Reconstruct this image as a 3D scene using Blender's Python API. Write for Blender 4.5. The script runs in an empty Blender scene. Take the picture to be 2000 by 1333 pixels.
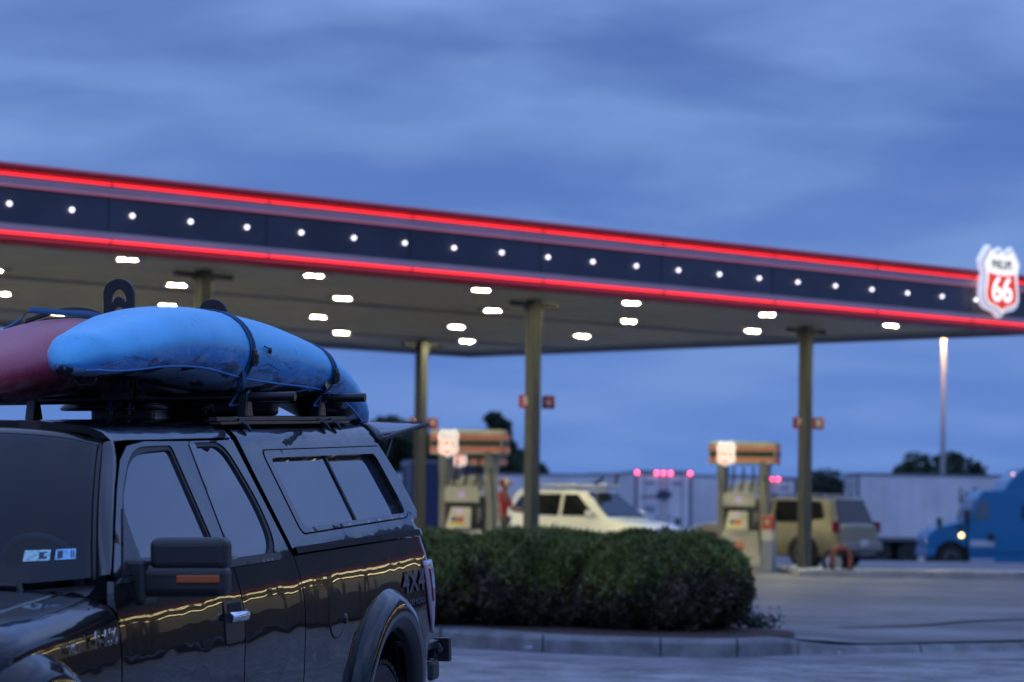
import bpy, bmesh, math, random
import numpy as np
from mathutils import Vector, Matrix, Euler
from mathutils.geometry import delaunay_2d_cdt
random.seed(7)
rng = np.random.default_rng(11)
S = bpy.context.scene
C = S.collection
PI = math.pi
# ------------------------------------------------------------------ camera
EYE = 1.31                       # above the forecourt slab
FPX, PITCH, ROLL = 5600.0, 0.0576, 0.01456
cam_d = bpy.data.cameras.new('camera')
cam = bpy.data.objects.new('camera', cam_d); C.objects.link(cam)
cam_d.lens = FPX/2000*36; cam_d.sensor_width = 36; cam_d.clip_start = 0.1; cam_d.clip_end = 9000
F_ = Vector((0, math.cos(PITCH), math.sin(PITCH))); R0 = Vector((1, 0, 0)); U0 = Vector((0, -math.sin(PITCH), math.cos(PITCH)))
R_ = R0*math.cos(ROLL)+U0*math.sin(ROLL); U_ = U0*math.cos(ROLL)-R0*math.sin(ROLL)
cam.matrix_world = Matrix((( R_.x, U_.x, -F_.x, 0), (R_.y, U_.y, -F_.y, 0), (R_.z, U_.z, -F_.z, EYE), (0, 0, 0, 1)))
cam_d.dof.use_dof = True; cam_d.dof.focus_distance = 14.6; cam_d.dof.aperture_fstop = 2.8
cam_d.dof.aperture_blades = 0
S.camera = cam
S.render.resolution_x, S.render.resolution_y = 1024, 682

def ray(px, py):
    return F_+R_*((px-1000)/FPX)+U_*((666.5-py)/FPX)
def on_z(px, py, z):             # point of the place seen at a photo position, on a level plane
    d = ray(px, py); return d*((z-EYE)/d.z)+Vector((0, 0, EYE))
def on_y(px, py, y):
    d = ray(px, py); return d*(y/d.y)+Vector((0, 0, EYE))

# ------------------------------------------------------------------ world: cloudy blue dusk
W = bpy.data.worlds.new('World'); S.world = W; W.use_nodes = True
n = W.node_tree.nodes; l = W.node_tree.links; n.clear()
def N(t, **k):
    x = n.new(t)
    for a, b in k.items(): setattr(x, a, b)
    return x
tc = N('ShaderNodeTexCoord'); sep = N('ShaderNodeSeparateXYZ'); l.new(tc.outputs['Generated'], sep.inputs[0])
ad = N('ShaderNodeMath', operation='ADD'); ad.inputs[1].default_value = 0.16
mx = N('ShaderNodeMath', operation='MAXIMUM'); mx.inputs[1].default_value = 0.0
l.new(sep.outputs['Z'], mx.inputs[0]); l.new(mx.outputs[0], ad.inputs[0])
dx = N('ShaderNodeMath', operation='DIVIDE'); dy = N('ShaderNodeMath', operation='DIVIDE')
l.new(sep.outputs['X'], dx.inputs[0]); l.new(ad.outputs[0], dx.inputs[1]); l.new(sep.outputs['Y'], dy.inputs[0]); l.new(ad.outputs[0], dy.inputs[1])
cmb = N('ShaderNodeCombineXYZ'); l.new(dx.outputs[0], cmb.inputs[0]); l.new(dy.outputs[0], cmb.inputs[1])
mp = N('ShaderNodeMapping'); l.new(cmb.outputs[0], mp.inputs[0]); mp.inputs['Scale'].default_value = (1.0, 1.1, 1); mp.inputs['Location'].default_value = (3.1, 1.7, 0); mp.inputs['Rotation'].default_value = (0, 0, 0.12)
n1 = N('ShaderNodeTexNoise'); n1.inputs['Scale'].default_value = 2.0; n1.inputs['Detail'].default_value = 6; n1.inputs['Roughness'].default_value = 0.48; n1.inputs['Distortion'].default_value = 0.2
l.new(mp.outputs[0], n1.inputs['Vector'])
cr = N('ShaderNodeValToRGB'); cr.color_ramp.interpolation = 'EASE'
e = cr.color_ramp.elements; e[0].position = 0.33; e[0].color = (0, 0, 0, 1); e[1].position = 0.74; e[1].color = (1, 1, 1, 1)
l.new(n1.outputs['Fac'], cr.inputs[0])
base = N('ShaderNodeValToRGB'); be = base.color_ramp.elements       # clear part by height
be[0].position = 0.0; be[0].color = (0.112, 0.238, 0.62, 1); be[1].position = 1.0; be[1].color = (0.36, 0.56, 1.28, 1)
x = be.new(0.06); x.color = (0.100, 0.220, 0.60, 1)
x = be.new(0.16); x.color = (0.074, 0.156, 0.46, 1)
x = be.new(0.45); x.color = (0.20, 0.385, 1.02, 1)
l.new(mx.outputs[0], base.inputs[0])
cc = N('ShaderNodeValToRGB'); ce = cc.color_ramp.elements            # cloud colour by height
ce[0].position = 0.0; ce[0].color = (0.142, 0.278, 0.66, 1); ce[1].position = 0.6; ce[1].color = (0.52, 0.72, 1.34, 1)
x = ce.new(0.12); x.color = (0.185, 0.322, 0.68, 1)
l.new(mx.outputs[0], cc.inputs[0])
mixc = N('ShaderNodeMix', data_type='RGBA')
l.new(cr.outputs['Color'], mixc.inputs[0]); l.new(base.outputs[0], mixc.inputs[6]); l.new(cc.outputs[0], mixc.inputs[7])
bg = N('ShaderNodeBackground'); bg.inputs[1].default_value = 1.0
sky = N('ShaderNodeTexSky', sky_type='NISHITA', sun_disc=False); sky.sun_elevation = math.radians(1.5); sky.sun_rotation = math.radians(200)
bs = N('ShaderNodeBackground'); bs.inputs[1].default_value = 0.006
l.new(sky.outputs[0], bs.inputs[0])
adds = N('ShaderNodeAddShader'); out = N('ShaderNodeOutputWorld')
l.new(mixc.outputs[2], bg.inputs[0]); l.new(bg.outputs[0], adds.inputs[0]); l.new(bs.outputs[0], adds.inputs[1]); l.new(adds.outputs[0], out.inputs[0])
# last glow of the sun behind the clouds, behind the camera: weak and very soft
sun_d = bpy.data.lights.new('sun', 'SUN'); sun_d.energy = 0.10; sun_d.angle = math.radians(30); sun_d.color = (0.9, 0.9, 1.0)
sun = bpy.data.objects.new('sun', sun_d); C.objects.link(sun); sun.rotation_euler = (math.radians(62), 0, math.radians(-20))
S.view_settings.view_transform = 'Standard'; S.view_settings.look = 'None'; S.view_settings.exposure = 0.0; S.view_settings.gamma = 1.0
S.view_settings.use_curve_mapping = False
S.cycles.use_denoising = True
S.cycles.max_bounces = 6; S.cycles.diffuse_bounces = 3; S.cycles.glossy_bounces = 4; S.cycles.transmission_bounces = 4; S.cycles.transparent_max_bounces = 8
S.cycles.caustics_reflective = False; S.cycles.caustics_refractive = False
S.cycles.sample_clamp_indirect = 4.0

# ------------------------------------------------------------------ materials
MATS = {}
def mat(name, col, rough=0.5, metal=0.0, var=0.0, scale=5.0, bump=0.0, bscale=40.0, coat=0.0, emit=None, es=0.0, spec=0.5, col2=None, lo=0.4, hi=0.6, alpha=None):
    if name in MATS: return MATS[name]
    m = bpy.data.materials.new(name); m.use_nodes = True; MATS[name] = m
    nt = m.node_tree; b = nt.nodes['Principled BSDF']
    b.inputs['Base Color'].default_value = (*col, 1); b.inputs['Roughness'].default_value = rough; b.inputs['Metallic'].default_value = metal
    b.inputs['Specular IOR Level'].default_value = spec; b.inputs['Coat Weight'].default_value = coat; b.inputs['Coat Roughness'].default_value = 0.03
    if emit: b.inputs['Emission Color'].default_value = (*emit, 1); b.inputs['Emission Strength'].default_value = es
    tcn = nt.nodes.new('ShaderNodeTexCoord')
    if var or col2:
        nz = nt.nodes.new('ShaderNodeTexNoise'); nz.inputs['Scale'].default_value = scale; nz.inputs['Detail'].default_value = 6; nz.inputs['Roughness'].default_value = 0.6
        nt.links.new(tcn.outputs['Object'], nz.inputs['Vector'])
        r = nt.nodes.new('ShaderNodeValToRGB'); r.color_ramp.elements[0].position = lo; r.color_ramp.elements[1].position = hi
        c2 = col2 if col2 else tuple(min(1, c*(1+var)) for c in col)
        c1 = col if col2 else tuple(c*(1-var) for c in col)
        r.color_ramp.elements[0].color = (*c1, 1); r.color_ramp.elements[1].color = (*c2, 1)
        nt.links.new(nz.outputs['Fac'], r.inputs[0]); nt.links.new(r.outputs[0], b.inputs['Base Color'])
    if bump:
        nb = nt.nodes.new('ShaderNodeTexNoise'); nb.inputs['Scale'].default_value = bscale; nb.inputs['Detail'].default_value = 4
        nt.links.new(tcn.outputs['Object'], nb.inputs['Vector'])
        bp = nt.nodes.new('ShaderNodeBump'); bp.inputs['Strength'].default_value = bump; bp.inputs['Distance'].default_value = 0.02
        nt.links.new(nb.outputs['Fac'], bp.inputs['Height']); nt.links.new(bp.outputs[0], b.inputs['Normal'])
    return m

# ------------------------------------------------------------------ mesh builder
class MB:
    def __init__(s): s.v = []; s.f = []
    def add(s, vs, fs, M=None):
        o = len(s.v)
        for p in vs:
            p = Vector(p)
            if M is not None: p = M @ p
            s.v.append(tuple(p))
        s.f += [tuple(i+o for i in f) for f in fs]; return s
    def box(s, c, d, M=None, rz=0, taper=(1, 1)):
        x, y, z = (k/2 for k in d); tx, ty = taper
        vs = [(-x, -y, -z), (x, -y, -z), (x, y, -z), (-x, y, -z), (-x*tx, -y*ty, z), (x*tx, -y*ty, z), (x*tx, y*ty, z), (-x*tx, y*ty, z)]
        R = Matrix.Translation(c) @ Matrix.Rotation(rz, 4, 'Z')
        if M is not None: R = M @ R
        return s.add(vs, [(3, 2, 1, 0), (4, 5, 6, 7), (0, 1, 5, 4), (1, 2, 6, 5), (2, 3, 7, 6), (3, 0, 4, 7)], R)
    def tube(s, path, r, n=10, cap=True, M=None, closed=False, flat=None):
        path = [Vector(p) for p in path]; m = len(path)
        rs = r if isinstance(r, (list, tuple)) else [r]*m
        up = None; vs = []; fs = []
        for i, p in enumerate(path):
            a = path[(i-1) % m] if (closed or i > 0) else p; b = path[(i+1) % m] if (closed or i < m-1) else p
            t = (b-a).normalized()
            if up is None: up = t.orthogonal().normalized() if flat is None else (Vector(flat)-t*Vector(flat).dot(t)).normalized()
            else: up = (up-t*up.dot(t)).normalized()
            w = t.cross(up)
            for k in range(n):
                q = 2*PI*k/n; ca, sa = math.cos(q), math.sin(q)
                if flat is not None: ca *= 0.12
                vs.append(p+(up*ca+w*sa)*rs[i])
        for i in range(m if closed else m-1):
            j = (i+1) % m
            for k in range(n): fs.append((i*n+k, i*n+(k+1) % n, j*n+(k+1) % n, j*n+k))
        if cap and not closed: fs.append(tuple(range(n-1, -1, -1))); fs.append(tuple((m-1)*n+k for k in range(n)))
        return s.add(vs, fs, M)
    def cyl(s, a, b, r, n=16, M=None, r2=None): return s.tube([a, b], [r, r2 if r2 is not None else r], n, True, M)
    def prism(s, pts, d, M=None):      # outline in xz-plane, thickness d along y (from -d/2 to d/2)
        n = len(pts); vs = [(x, -d/2, z) for x, z in pts]+[(x, d/2, z) for x, z in pts]
        fs = [tuple(range(n)), tuple(range(2*n-1, n-1, -1))]+[(i, i+n, (i+1) % n+n, (i+1) % n) for i in range(n)]
        return s.add(vs, fs, M)
    def lathe(s, prof, n=24, M=None):  # profile (r, y) round the y axis
        m = len(prof); vs = []; fs = []
        for r, y in prof:
            for k in range(n): a = 2*PI*k/n; vs.append((r*math.cos(a), y, r*math.sin(a)))
        for i in range(m-1):
            for k in range(n): fs.append((i*n+k, i*n+(k+1) % n, (i+1)*n+(k+1) % n, (i+1)*n+k))
        fs.append(tuple(range(n))); fs.append(tuple((m-1)*n+k for k in range(n-1, -1, -1)))
        return s.add(vs, fs, M)
    def sphere(s, c, r, sc=(1, 1, 1), n=12, M=None):
        vs = []; fs = []; m = n//2
        for i in range(m+1):
            a = PI*i/m
            for k in range(n):
                b = 2*PI*k/n; vs.append((c[0]+r*sc[0]*math.sin(a)*math.cos(b), c[1]+r*sc[1]*math.sin(a)*math.sin(b), c[2]+r*sc[2]*math.cos(a)))
        for i in range(m):
            for k in range(n): fs.append((i*n+k, (i+1)*n+k, (i+1)*n+(k+1) % n, i*n+(k+1) % n))
        return s.add(vs, fs, M)
    def grid(s, P, M=None):            # P[i][j] points
        a = len(P); b = len(P[0]); vs = [p for r in P for p in r]
        fs = [(i*b+j, i*b+j+1, (i+1)*b+j+1, (i+1)*b+j) for i in range(a-1) for j in range(b-1)]
        return s.add(vs, fs, M)
    def obj(s, name, m, parent=None, smooth=False, bevel=0, seg=2, fix=True, auto=None, solid=0):
        me = bpy.data.meshes.new(name); me.from_pydata(s.v, [], s.f); me.validate()
        if fix:
            bm = bmesh.new(); bm.from_mesh(me); bmesh.ops.recalc_face_normals(bm, faces=bm.faces); bm.to_mesh(me); bm.free()
        for mm in (m if isinstance(m, (list, tuple)) else [m]): me.materials.append(mm)
        o = bpy.data.objects.new(name, me); C.objects.link(o)
        if parent is not None: o.parent = parent
        if solid:
            q = o.modifiers.new('solid', 'SOLIDIFY'); q.thickness = solid; q.offset = 0
        if smooth or auto:
            for p in me.polygons: p.use_smooth = True
        if auto:
            bm = bmesh.new(); bm.from_mesh(me)
            for e in bm.edges:
                if len(e.link_faces) == 2 and e.calc_face_angle(0) > auto: e.smooth = False
            bm.to_mesh(me); bm.free()
        if bevel:
            q = o.modifiers.new('bevel', 'BEVEL'); q.width = bevel; q.segments = seg; q.limit_method = 'ANGLE'; q.angle_limit = 0.6; q.harden_normals = False
        return o
def tag(o, label=None, cat=None, group=None, kind=None):
    if label: o['label'] = label
    if cat: o['category'] = cat
    if group: o['group'] = group
    if kind: o['kind'] = kind
    return o
def empty(name, loc=(0, 0, 0), rz=0, label=None, cat=None, group=None):
    o = bpy.data.objects.new(name, None); C.objects.link(o); o.location = loc; o.rotation_euler = (0, 0, rz); o.empty_display_size = 0.2
    return tag(o, label, cat, group)
def dup(o, parent=None, loc=None, rz=None):
    c = o.copy(); C.objects.link(c); c.parent = parent
    for ch in list(o.children): dup(ch, c)
    if loc is not None: c.location = loc
    if rz is not None: c.rotation_euler = (0, 0, rz)
    return c
def text(s, size, name, m, parent=None, M=None, depth=0.004, align='CENTER', shear=0, bold=0, outline=0, sx=1.0):
    cu = bpy.data.curves.new('t', 'FONT'); cu.body = s; cu.size = size; cu.extrude = depth; cu.align_x = align; cu.align_y = 'CENTER'; cu.shear = shear; cu.offset = bold
    if outline: cu.fill_mode = 'NONE'; cu.extrude = 0; cu.bevel_depth = outline
    o = bpy.data.objects.new('t', cu); C.objects.link(o)
    dg = bpy.context.evaluated_depsgraph_get(); me = bpy.data.meshes.new_from_object(o.evaluated_get(dg))
    bpy.data.objects.remove(o)
    for v in me.vertices: v.co.x *= sx
    me.materials.clear(); me.materials.append(m)
    me.name = name
    t = bpy.data.objects.new(name, me); C.objects.link(t)
    if parent is not None: t.parent = parent
    if M is not None: me.transform(M)
    return t
def spline(P, n):                    # Catmull-Rom through points, n per span
    P = [Vector(p) for p in P]; out = []
    for i in range(len(P)-1):
        a = P[max(i-1, 0)]; b = P[i]; c = P[i+1]; d = P[min(i+2, len(P)-1)]
        for k in range(n):
            t = k/n; out.append(0.5*((2*b)+(c-a)*t+(2*a-5*b+4*c-d)*t*t+(3*b-a-3*c+d)*t**3))
    out.append(P[-1]); return out
RX90 = Matrix.Rotation(PI/2, 4, 'X')
# ================================================================== ground
asphalt = mat('asphalt', (0.095, 0.096, 0.098), 0.8, var=0.35, scale=2.2, bump=0.6, bscale=60)
concrete = mat('concrete', (0.135, 0.135, 0.146), 0.72, var=0.2, scale=0.35, bump=0.15, bscale=30)
kerbm = mat('kerb_concrete', (0.17, 0.172, 0.18), 0.8, var=0.25, scale=3.0, bump=0.25, bscale=25)
def asphalt_nodes():
    nt = asphalt.node_tree; b = nt.nodes['Principled BSDF']; tcn = [x for x in nt.nodes if x.type == 'TEX_COORD'][0]
    r = [x for x in nt.nodes if x.type == 'VALTORGB'][0]
    v = nt.nodes.new('ShaderNodeTexNoise'); v.inputs['Scale'].default_value = 55; v.inputs['Detail'].default_value = 3
    big = nt.nodes.new('ShaderNodeTexNoise'); big.inputs['Scale'].default_value = 0.5; big.inputs['Detail'].default_value = 5
    mp = nt.nodes.new('ShaderNodeMapping'); mp.inputs['Scale'].default_value = (0.35, 1.6, 1); nt.links.new(tcn.outputs['Object'], mp.inputs[0]); nt.links.new(mp.outputs[0], big.inputs['Vector'])
    nt.links.new(tcn.outputs['Object'], v.inputs['Vector'])
    c1 = nt.nodes.new('ShaderNodeMapRange'); c1.inputs[1].default_value = 0.35; c1.inputs[2].default_value = 0.7; c1.inputs[3].default_value = 0.7; c1.inputs[4].default_value = 1.8
    c2 = nt.nodes.new('ShaderNodeMapRange'); c2.inputs[1].default_value = 0.3; c2.inputs[2].default_value = 0.7; c2.inputs[3].default_value = 1.5; c2.inputs[4].default_value = 2.15
    nt.links.new(v.outputs['Fac'], c1.inputs[0]); nt.links.new(big.outputs['Fac'], c2.inputs[0])
    ml = nt.nodes.new('ShaderNodeMath'); ml.operation = 'MULTIPLY'; nt.links.new(c1.outputs[0], ml.inputs[0]); nt.links.new(c2.outputs[0], ml.inputs[1])
    mx = nt.nodes.new('ShaderNodeVectorMath'); mx.operation = 'SCALE'; nt.links.new(r.outputs[0], mx.inputs[0]); nt.links.new(ml.outputs[0], mx.inputs['Scale'])
    nt.links.new(mx.outputs[0], b.inputs['Base Color'])
asphalt_nodes()
def concrete_nodes():   # long tyre-worn streaks and big stains on the slab
    nt = concrete.node_tree; b = nt.nodes['Principled BSDF']; tcn = [x for x in nt.nodes if x.type == 'TEX_COORD'][0]
    r = [x for x in nt.nodes if x.type == 'VALTORGB'][0]
    mp = nt.nodes.new('ShaderNodeMapping'); mp.inputs['Scale'].default_value = (0.12, 0.75, 1); mp.inputs['Rotation'].default_value = (0, 0, 0.1)
    nt.links.new(tcn.outputs['Object'], mp.inputs[0])
    big = nt.nodes.new('ShaderNodeTexNoise'); big.inputs['Scale'].default_value = 1.0; big.inputs['Detail'].default_value = 8; nt.links.new(mp.outputs[0], big.inputs['Vector'])
    c2 = nt.nodes.new('ShaderNodeMapRange'); c2.inputs[1].default_value = 0.35; c2.inputs[2].default_value = 0.66; c2.inputs[3].default_value = 0.62; c2.inputs[4].default_value = 1.25
    nt.links.new(big.outputs['Fac'], c2.inputs[0])
    mx = nt.nodes.new('ShaderNodeVectorMath'); mx.operation = 'SCALE'; nt.links.new(r.outputs[0], mx.inputs[0]); nt.links.new(c2.outputs[0], mx.inputs['Scale'])
    sp = nt.nodes.new('ShaderNodeTexNoise'); sp.inputs['Scale'].default_value = 0.9; sp.inputs['Detail'].default_value = 4; sp.inputs['Distortion'].default_value = .6; nt.links.new(tcn.outputs['Object'], sp.inputs['Vector'])
    c3 = nt.nodes.new('ShaderNodeMapRange'); c3.inputs[1].default_value = 0.60; c3.inputs[2].default_value = 0.66; c3.inputs[3].default_value = 1.0; c3.inputs[4].default_value = 0.62; nt.links.new(sp.outputs['Fac'], c3.inputs[0])
    m3 = nt.nodes.new('ShaderNodeVectorMath'); m3.operation = 'SCALE'; nt.links.new(mx.outputs[0], m3.inputs[0]); nt.links.new(c3.outputs[0], m3.inputs['Scale'])
    nt.links.new(m3.outputs[0], b.inputs['Base Color'])
concrete_nodes()
def lerp(x, xs, ys): return float(np.interp(x, xs, ys))
def street_z(y): return lerp(y, [-20, 9, 16, 31, 60, 76, 95, 4000], [-0.42, -0.40, -0.33, -0.32, -0.5, -1.0, -1.1, -1.1])
g = MB()
ys = [-60, -20, 0, 5, 9, 12, 16, 20, 25, 31, 40, 60, 76, 95, 200, 600, 2000, 5000]; xs = [-3000, -400, -80, -20, 0, 20, 80, 400, 3000]
g.grid([[(x, y, street_z(y)) for x in xs] for y in ys])
tag(g.obj('ground', asphalt, smooth=True), kind='structure')
KB = [on_z(px, py, -0.32) for px, py in ((300, 1226), (600, 1241), (860, 1263), (1060, 1276), (1290, 1284), (1440, 1285), (1560, 1280), (1800, 1276), (2100, 1268), (2600, 1245), (3600, 1215))]
KB = [KB[0]+(KB[0]-KB[1]).normalized()*45]+KB
KP = spline([(p.x, p.y, p.z) for p in KB], 6)
def slab_z(y): return lerp(y, [31, 36, 46, 200], [-0.125, -0.10, 0.0, 0.0])
s_ = MB()
def slab_at(x, y, y0):
    z = slab_z(y); k = max(0, min(1, (x-KB[7].x+0.4)/1.2)); return z-(.098*k)*max(0, 1-(y-y0)/3.2)
cols = [[(p.x, p.y+0.2+(77-p.y-0.2)*t, slab_at(p.x, p.y+0.2+(77-p.y-0.2)*t, p.y)) for t in (0, .01, .03, .05, .08, .15, .3, .5, .75, 1.0, 1.001)] for p in [Vector((KP[0].x-60, KP[0].y, 0))]+KP+[Vector((KP[-1].x+60, KP[-1].y, 0))]]
for c_ in cols: c_[-1] = (c_[-1][0], c_[-2][1]+0.02, -1.2)
s_.grid(cols); tag(s_.obj('forecourt', concrete, smooth=True, auto=0.6), kind='structure')
gut = MB(); gut.grid([[(p.x, p.y-w, -0.316+(0.0 if w < 1 else -0.002)) for w in (1.75, 0.9, 0.0)] for p in KP])
tag(gut.obj('gutter', mat('gutter_concrete', (0.17, 0.17, 0.182), 0.8, var=0.25, scale=1.2, bump=0.3, bscale=50), smooth=True), kind='structure')
# kerb: full height round the planting island, dropping to a low rolled kerb on the right, cut into cast lengths
i0 = 0; segs = []; acc = 0
tip = KB[7].x
pieces = [0, 3, 6, 12, 18, 24, 30, 36, 42, 48, 56, len(KP)-1]
kroot = empty('kerb', (KB[5].x, KB[5].y, -0.32), label='pale cast concrete kerb along the front edge of the forecourt', cat='kerb')
for a, b in zip(pieces[:-1], pieces[1:]):
    m = MB(); P = []
    for i in range(a, b+1):
        p = KP[i].copy()
        if i == a: p.x += 0.008
        if i == b: p.x -= 0.008
        h = 0.20*(1-0.0) if p.x < tip-0.3 else max(0.20*(1-(p.x-tip+0.3)/1.6), 0.10)
        w = 0.03 if p.x < tip else 0.18
        P.append([(p.x, p.y, -0.36), (p.x, p.y, -0.32), (p.x, p.y+w*0.6, -0.32+h*0.75), (p.x, p.y+w+0.03, -0.32+h*0.97), (p.x, p.y+w+0.07, -0.32+h), (p.x, p.y+0.30, -0.32+h), (p.x, p.y+0.32, -0.36)])
    m.grid(P)
    o = m.obj('kerb_stone', kerbm, smooth=False)
    for v in o.data.vertices: v.co -= Vector(kroot.location)
    o.parent = kroot
# dark joint running over the slab on the right
j = MB(); J = [on_z(px, py, -0.09) for px, py in ((1640, 1222), (1780, 1220), (1900, 1214), (2100, 1209))]
j.grid([[(p.x, p.y, slab_z(p.y)+0.004), (p.x, p.y+0.22, slab_z(p.y+.22)+0.004)] for p in J])
tag(j.obj('pavement_joint', mat('joint_tar', (0.05, 0.05, 0.055), 0.7)), kind='structure')
mul = MB(); ML = []
for p in [k for k in KP if -9 < k.x < KB[7].x+.15]:
    q = min(1.0, max(0.0, (KB[7].x+.15-p.x)/.8)); ML.append([(p.x, p.y+0.32, -0.119), (p.x, p.y+0.35+2.4*q, -0.085), (p.x, p.y+0.4+2.7*q, -0.12)])
mul.grid(ML); tag(mul.obj('planting_bed', mat('mulch', (0.05, 0.028, 0.022), 0.95, var=0.5, scale=12, bump=0.8, bscale=30), smooth=True), kind='structure')
# service drive kerb behind the pumps (low island seen as a pale band on the right)
kb = MB(); A_ = on_z(1560, 1113, 0.14); B_ = on_z(2500, 1122, 0.14)
for a, b in ((A_, B_),):
    kb.add([(a.x, a.y, 0.0), (b.x, b.y, 0.0), (b.x, b.y, .14), (a.x, a.y, .14), (a.x, a.y+2.2, .14), (b.x, b.y+2.2, .14), (a.x, a.y+2.2, 0), (b.x, b.y+2.2, 0)], [(0, 1, 2, 3), (3, 2, 5, 4), (4, 5, 7, 6), (0, 3, 4, 6), (1, 7, 5, 2)])
tag(kb.obj('pump_island_kerb', mat('island_concrete', (0.3, 0.3, 0.31), 0.8, var=0.2, scale=2), bevel=0.02), 'long low concrete island kerb behind the red bollard on the right', 'kerb')

# ================================================================== canopy
US = Vector((0.7196, 0.6944, 0)); VB = Vector((-0.6944, 0.7196, 0))
S0, Y0 = 36.85, 43.0
can = empty('canopy', US*S0+VB*Y0, math.atan2(US.y, US.x), 'large flat station canopy with dark navy fascia, glowing red bars and olive posts', 'canopy')
def cs(s, y, z=0): return (s-S0, y-Y0, z)
YF, YB, SL, SR = 35.22, 52.41, 12.0, 49.08
white_p = mat('white_panel', (0.36, 0.37, 0.40), 0.4, var=0.06, scale=1)
navy = mat('navy_panel', (0.050, 0.056, 0.080), 0.35, var=0.15, scale=0.6)
redp = mat('red_acrylic', (0.42, 0.012, 0.02), 0.3, emit=(1, 0.02, 0.02), es=0.02)
led = mat('red_light_bar', (0.9, 0.05, 0.05), 0.4, emit=(1.0, 0.035, 0.05), es=1.9)
soffm = mat('soffit_metal', (0.88, 0.79, 0.56), 0.6, var=0.06, scale=0.7)
warm = mat('canopy_lamp_glow', (1, 1, 1), 0.4, emit=(1.0, 0.92, 0.54), es=560)
nt = warm.node_tree; gm_ = nt.nodes.new('ShaderNodeNewGeometry'); iv_ = nt.nodes.new('ShaderNodeMath'); iv_.operation = 'MULTIPLY_ADD'; iv_.inputs[1].default_value = -2100.0; iv_.inputs[2].default_value = 2100.0
nt.links.new(gm_.outputs['Backfacing'], iv_.inputs[0]); nt.links.new(iv_.outputs[0], nt.nodes['Principled BSDF'].inputs['Emission Strength'])
bulbm = mat('fascia_bulb_glow', (1, 1, 1), 0.4, emit=(0.92, 0.90, 1.0), es=2.4)
postm = mat('olive_post_paint', (0.055, 0.056, 0.047), 0.45, var=0.08, scale=3)
TOP = 6.21; BOT = 5.06
def slabbox(m, s0, s1, y0, y1, z0, z1): return m.box(((s0+s1)/2-S0, (y0+y1)/2-Y0, (z0+z1)/2), (s1-s0, y1-y0, z1-z0))
# roof deck
m = MB(); slabbox(m, SL+.3, SR-.3, YF+.3, YB-.3, 5.35, 6.0); m.obj('roof_deck', white_p, can)
# soffit: pans with seams running along the canopy plus a raised edge band
m = MB(); y = YF+0.25
while y < YB-0.3:
    y2 = min(y+0.42, YB-0.25); slabbox(m, SL+.2, SR-.2, y+0.006, y2-0.006, 5.10, 5.13); y = y2
slabbox(m, SL+.2, SR-.2, YF+.25, YB-.25, 5.135, 5.2)
m.obj('soffit', soffm, can)
m = MB()
for yy in (40.9, 48.1): slabbox(m, SL+.3, SR-.5, yy, yy+0.35, 5.075, 5.098)
slabbox(m, SR-1.0, SR-.3, YF+.5, YB-.5, 5.07, 5.098); slabbox(m, SL+.3, SR-1.05, YB-1.1, YB-.4, 5.07, 5.098)
m.obj('soffit_channel', mat('soffit_trim', (0.26, 0.25, 0.16), 0.4, var=0.1), can)
# fascia on four sides built from one profile: (offset out, z)
def ring(prof, name, mt, inset=0.0, smooth=False):
    m = MB(); cor = [(SL, YF), (SR, YF), (SR, YB), (SL, YB)]; dirs = [(-1, -1), (1, -1), (1, 1), (-1, 1)]
    P = [[(c[0]-S0+d[0]*o, c[1]-Y0+d[1]*o, z) for o, z in prof] for c, d in zip(cor, dirs)]
    P.append(P[0]); m.grid(P); return m.obj(name, mt, can, smooth=smooth, auto=0.7 if smooth else None)
def arc(z0, z1, depth, n=10, base=0.0): return [(base+depth*math.sin(PI*i/n), z0+(z1-z0)*(1-math.cos(PI*i/n))/2) for i in range(n+1)]
ring([(-.2, 5.2), (-.2, 5.03), (0, 5.03), (0, 6.16), (-.25, 6.16)], 'fascia_panel', navy)
ring([(0.004, 5.905), (0.03, 5.905), (0.03, 6.03), (0.004, 6.03)], 'white_stripe', white_p)
ring([(0.004, 5.235), (0.03, 5.235), (0.03, 5.34), (0.004, 5.34)], 'white_stripe', white_p)
ring([(0.004, 5.885), (0.045, 5.885), (0.045, 5.907), (0.004, 5.907)], 'light_bar', mat('pink_light_line', (.6, .2, .25), .4, emit=(1, .25, .35), es=.22))
ring([(-.3, 6.15)]+arc(6.05, 6.24, 0.15)[::-1][0:0]+[(-.3, 6.24)]+[(0.14*math.sin(PI*i/12)+0.02, 6.24-0.15*(1-math.cos(PI*i/12))/2) for i in range(13)], 'red_bullnose', redp, smooth=True)
ring([(0.02, 5.03+0.11*(1-math.cos(PI*i/12))/2) if False else (0.14*math.sin(PI*i/12)+0.02, 5.02+0.13*(1-math.cos(PI*i/12))/2) for i in range(13)], 'red_bullnose', redp, smooth=True)
ring([(0.045*math.sin(PI*i/8)+0.03, 6.052+0.026*(1-math.cos(PI*i/8))/2) for i in range(9)], 'light_bar', led, smooth=True)
ring([(0.05*math.sin(PI*i/8)+0.03, 5.185+0.036*(1-math.cos(PI*i/8))/2) for i in range(9)], 'light_bar', led, smooth=True)
seamm = mat('panel_seam', (.015, .015, .02), .6)
s = SL+1.3
while s < SR:
    m = MB(); m.box((s-S0, YF-Y0-.05, 6.06), (.014, .06, .05)); m.box((s-S0, YF-Y0-.055, 5.20), (.014, .07, .05)); m.box((s-S0, YF-Y0-.004, 5.62), (.003, .012, 1.1)); m.obj('panel_joint', seamm, can); s += 3.05
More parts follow.
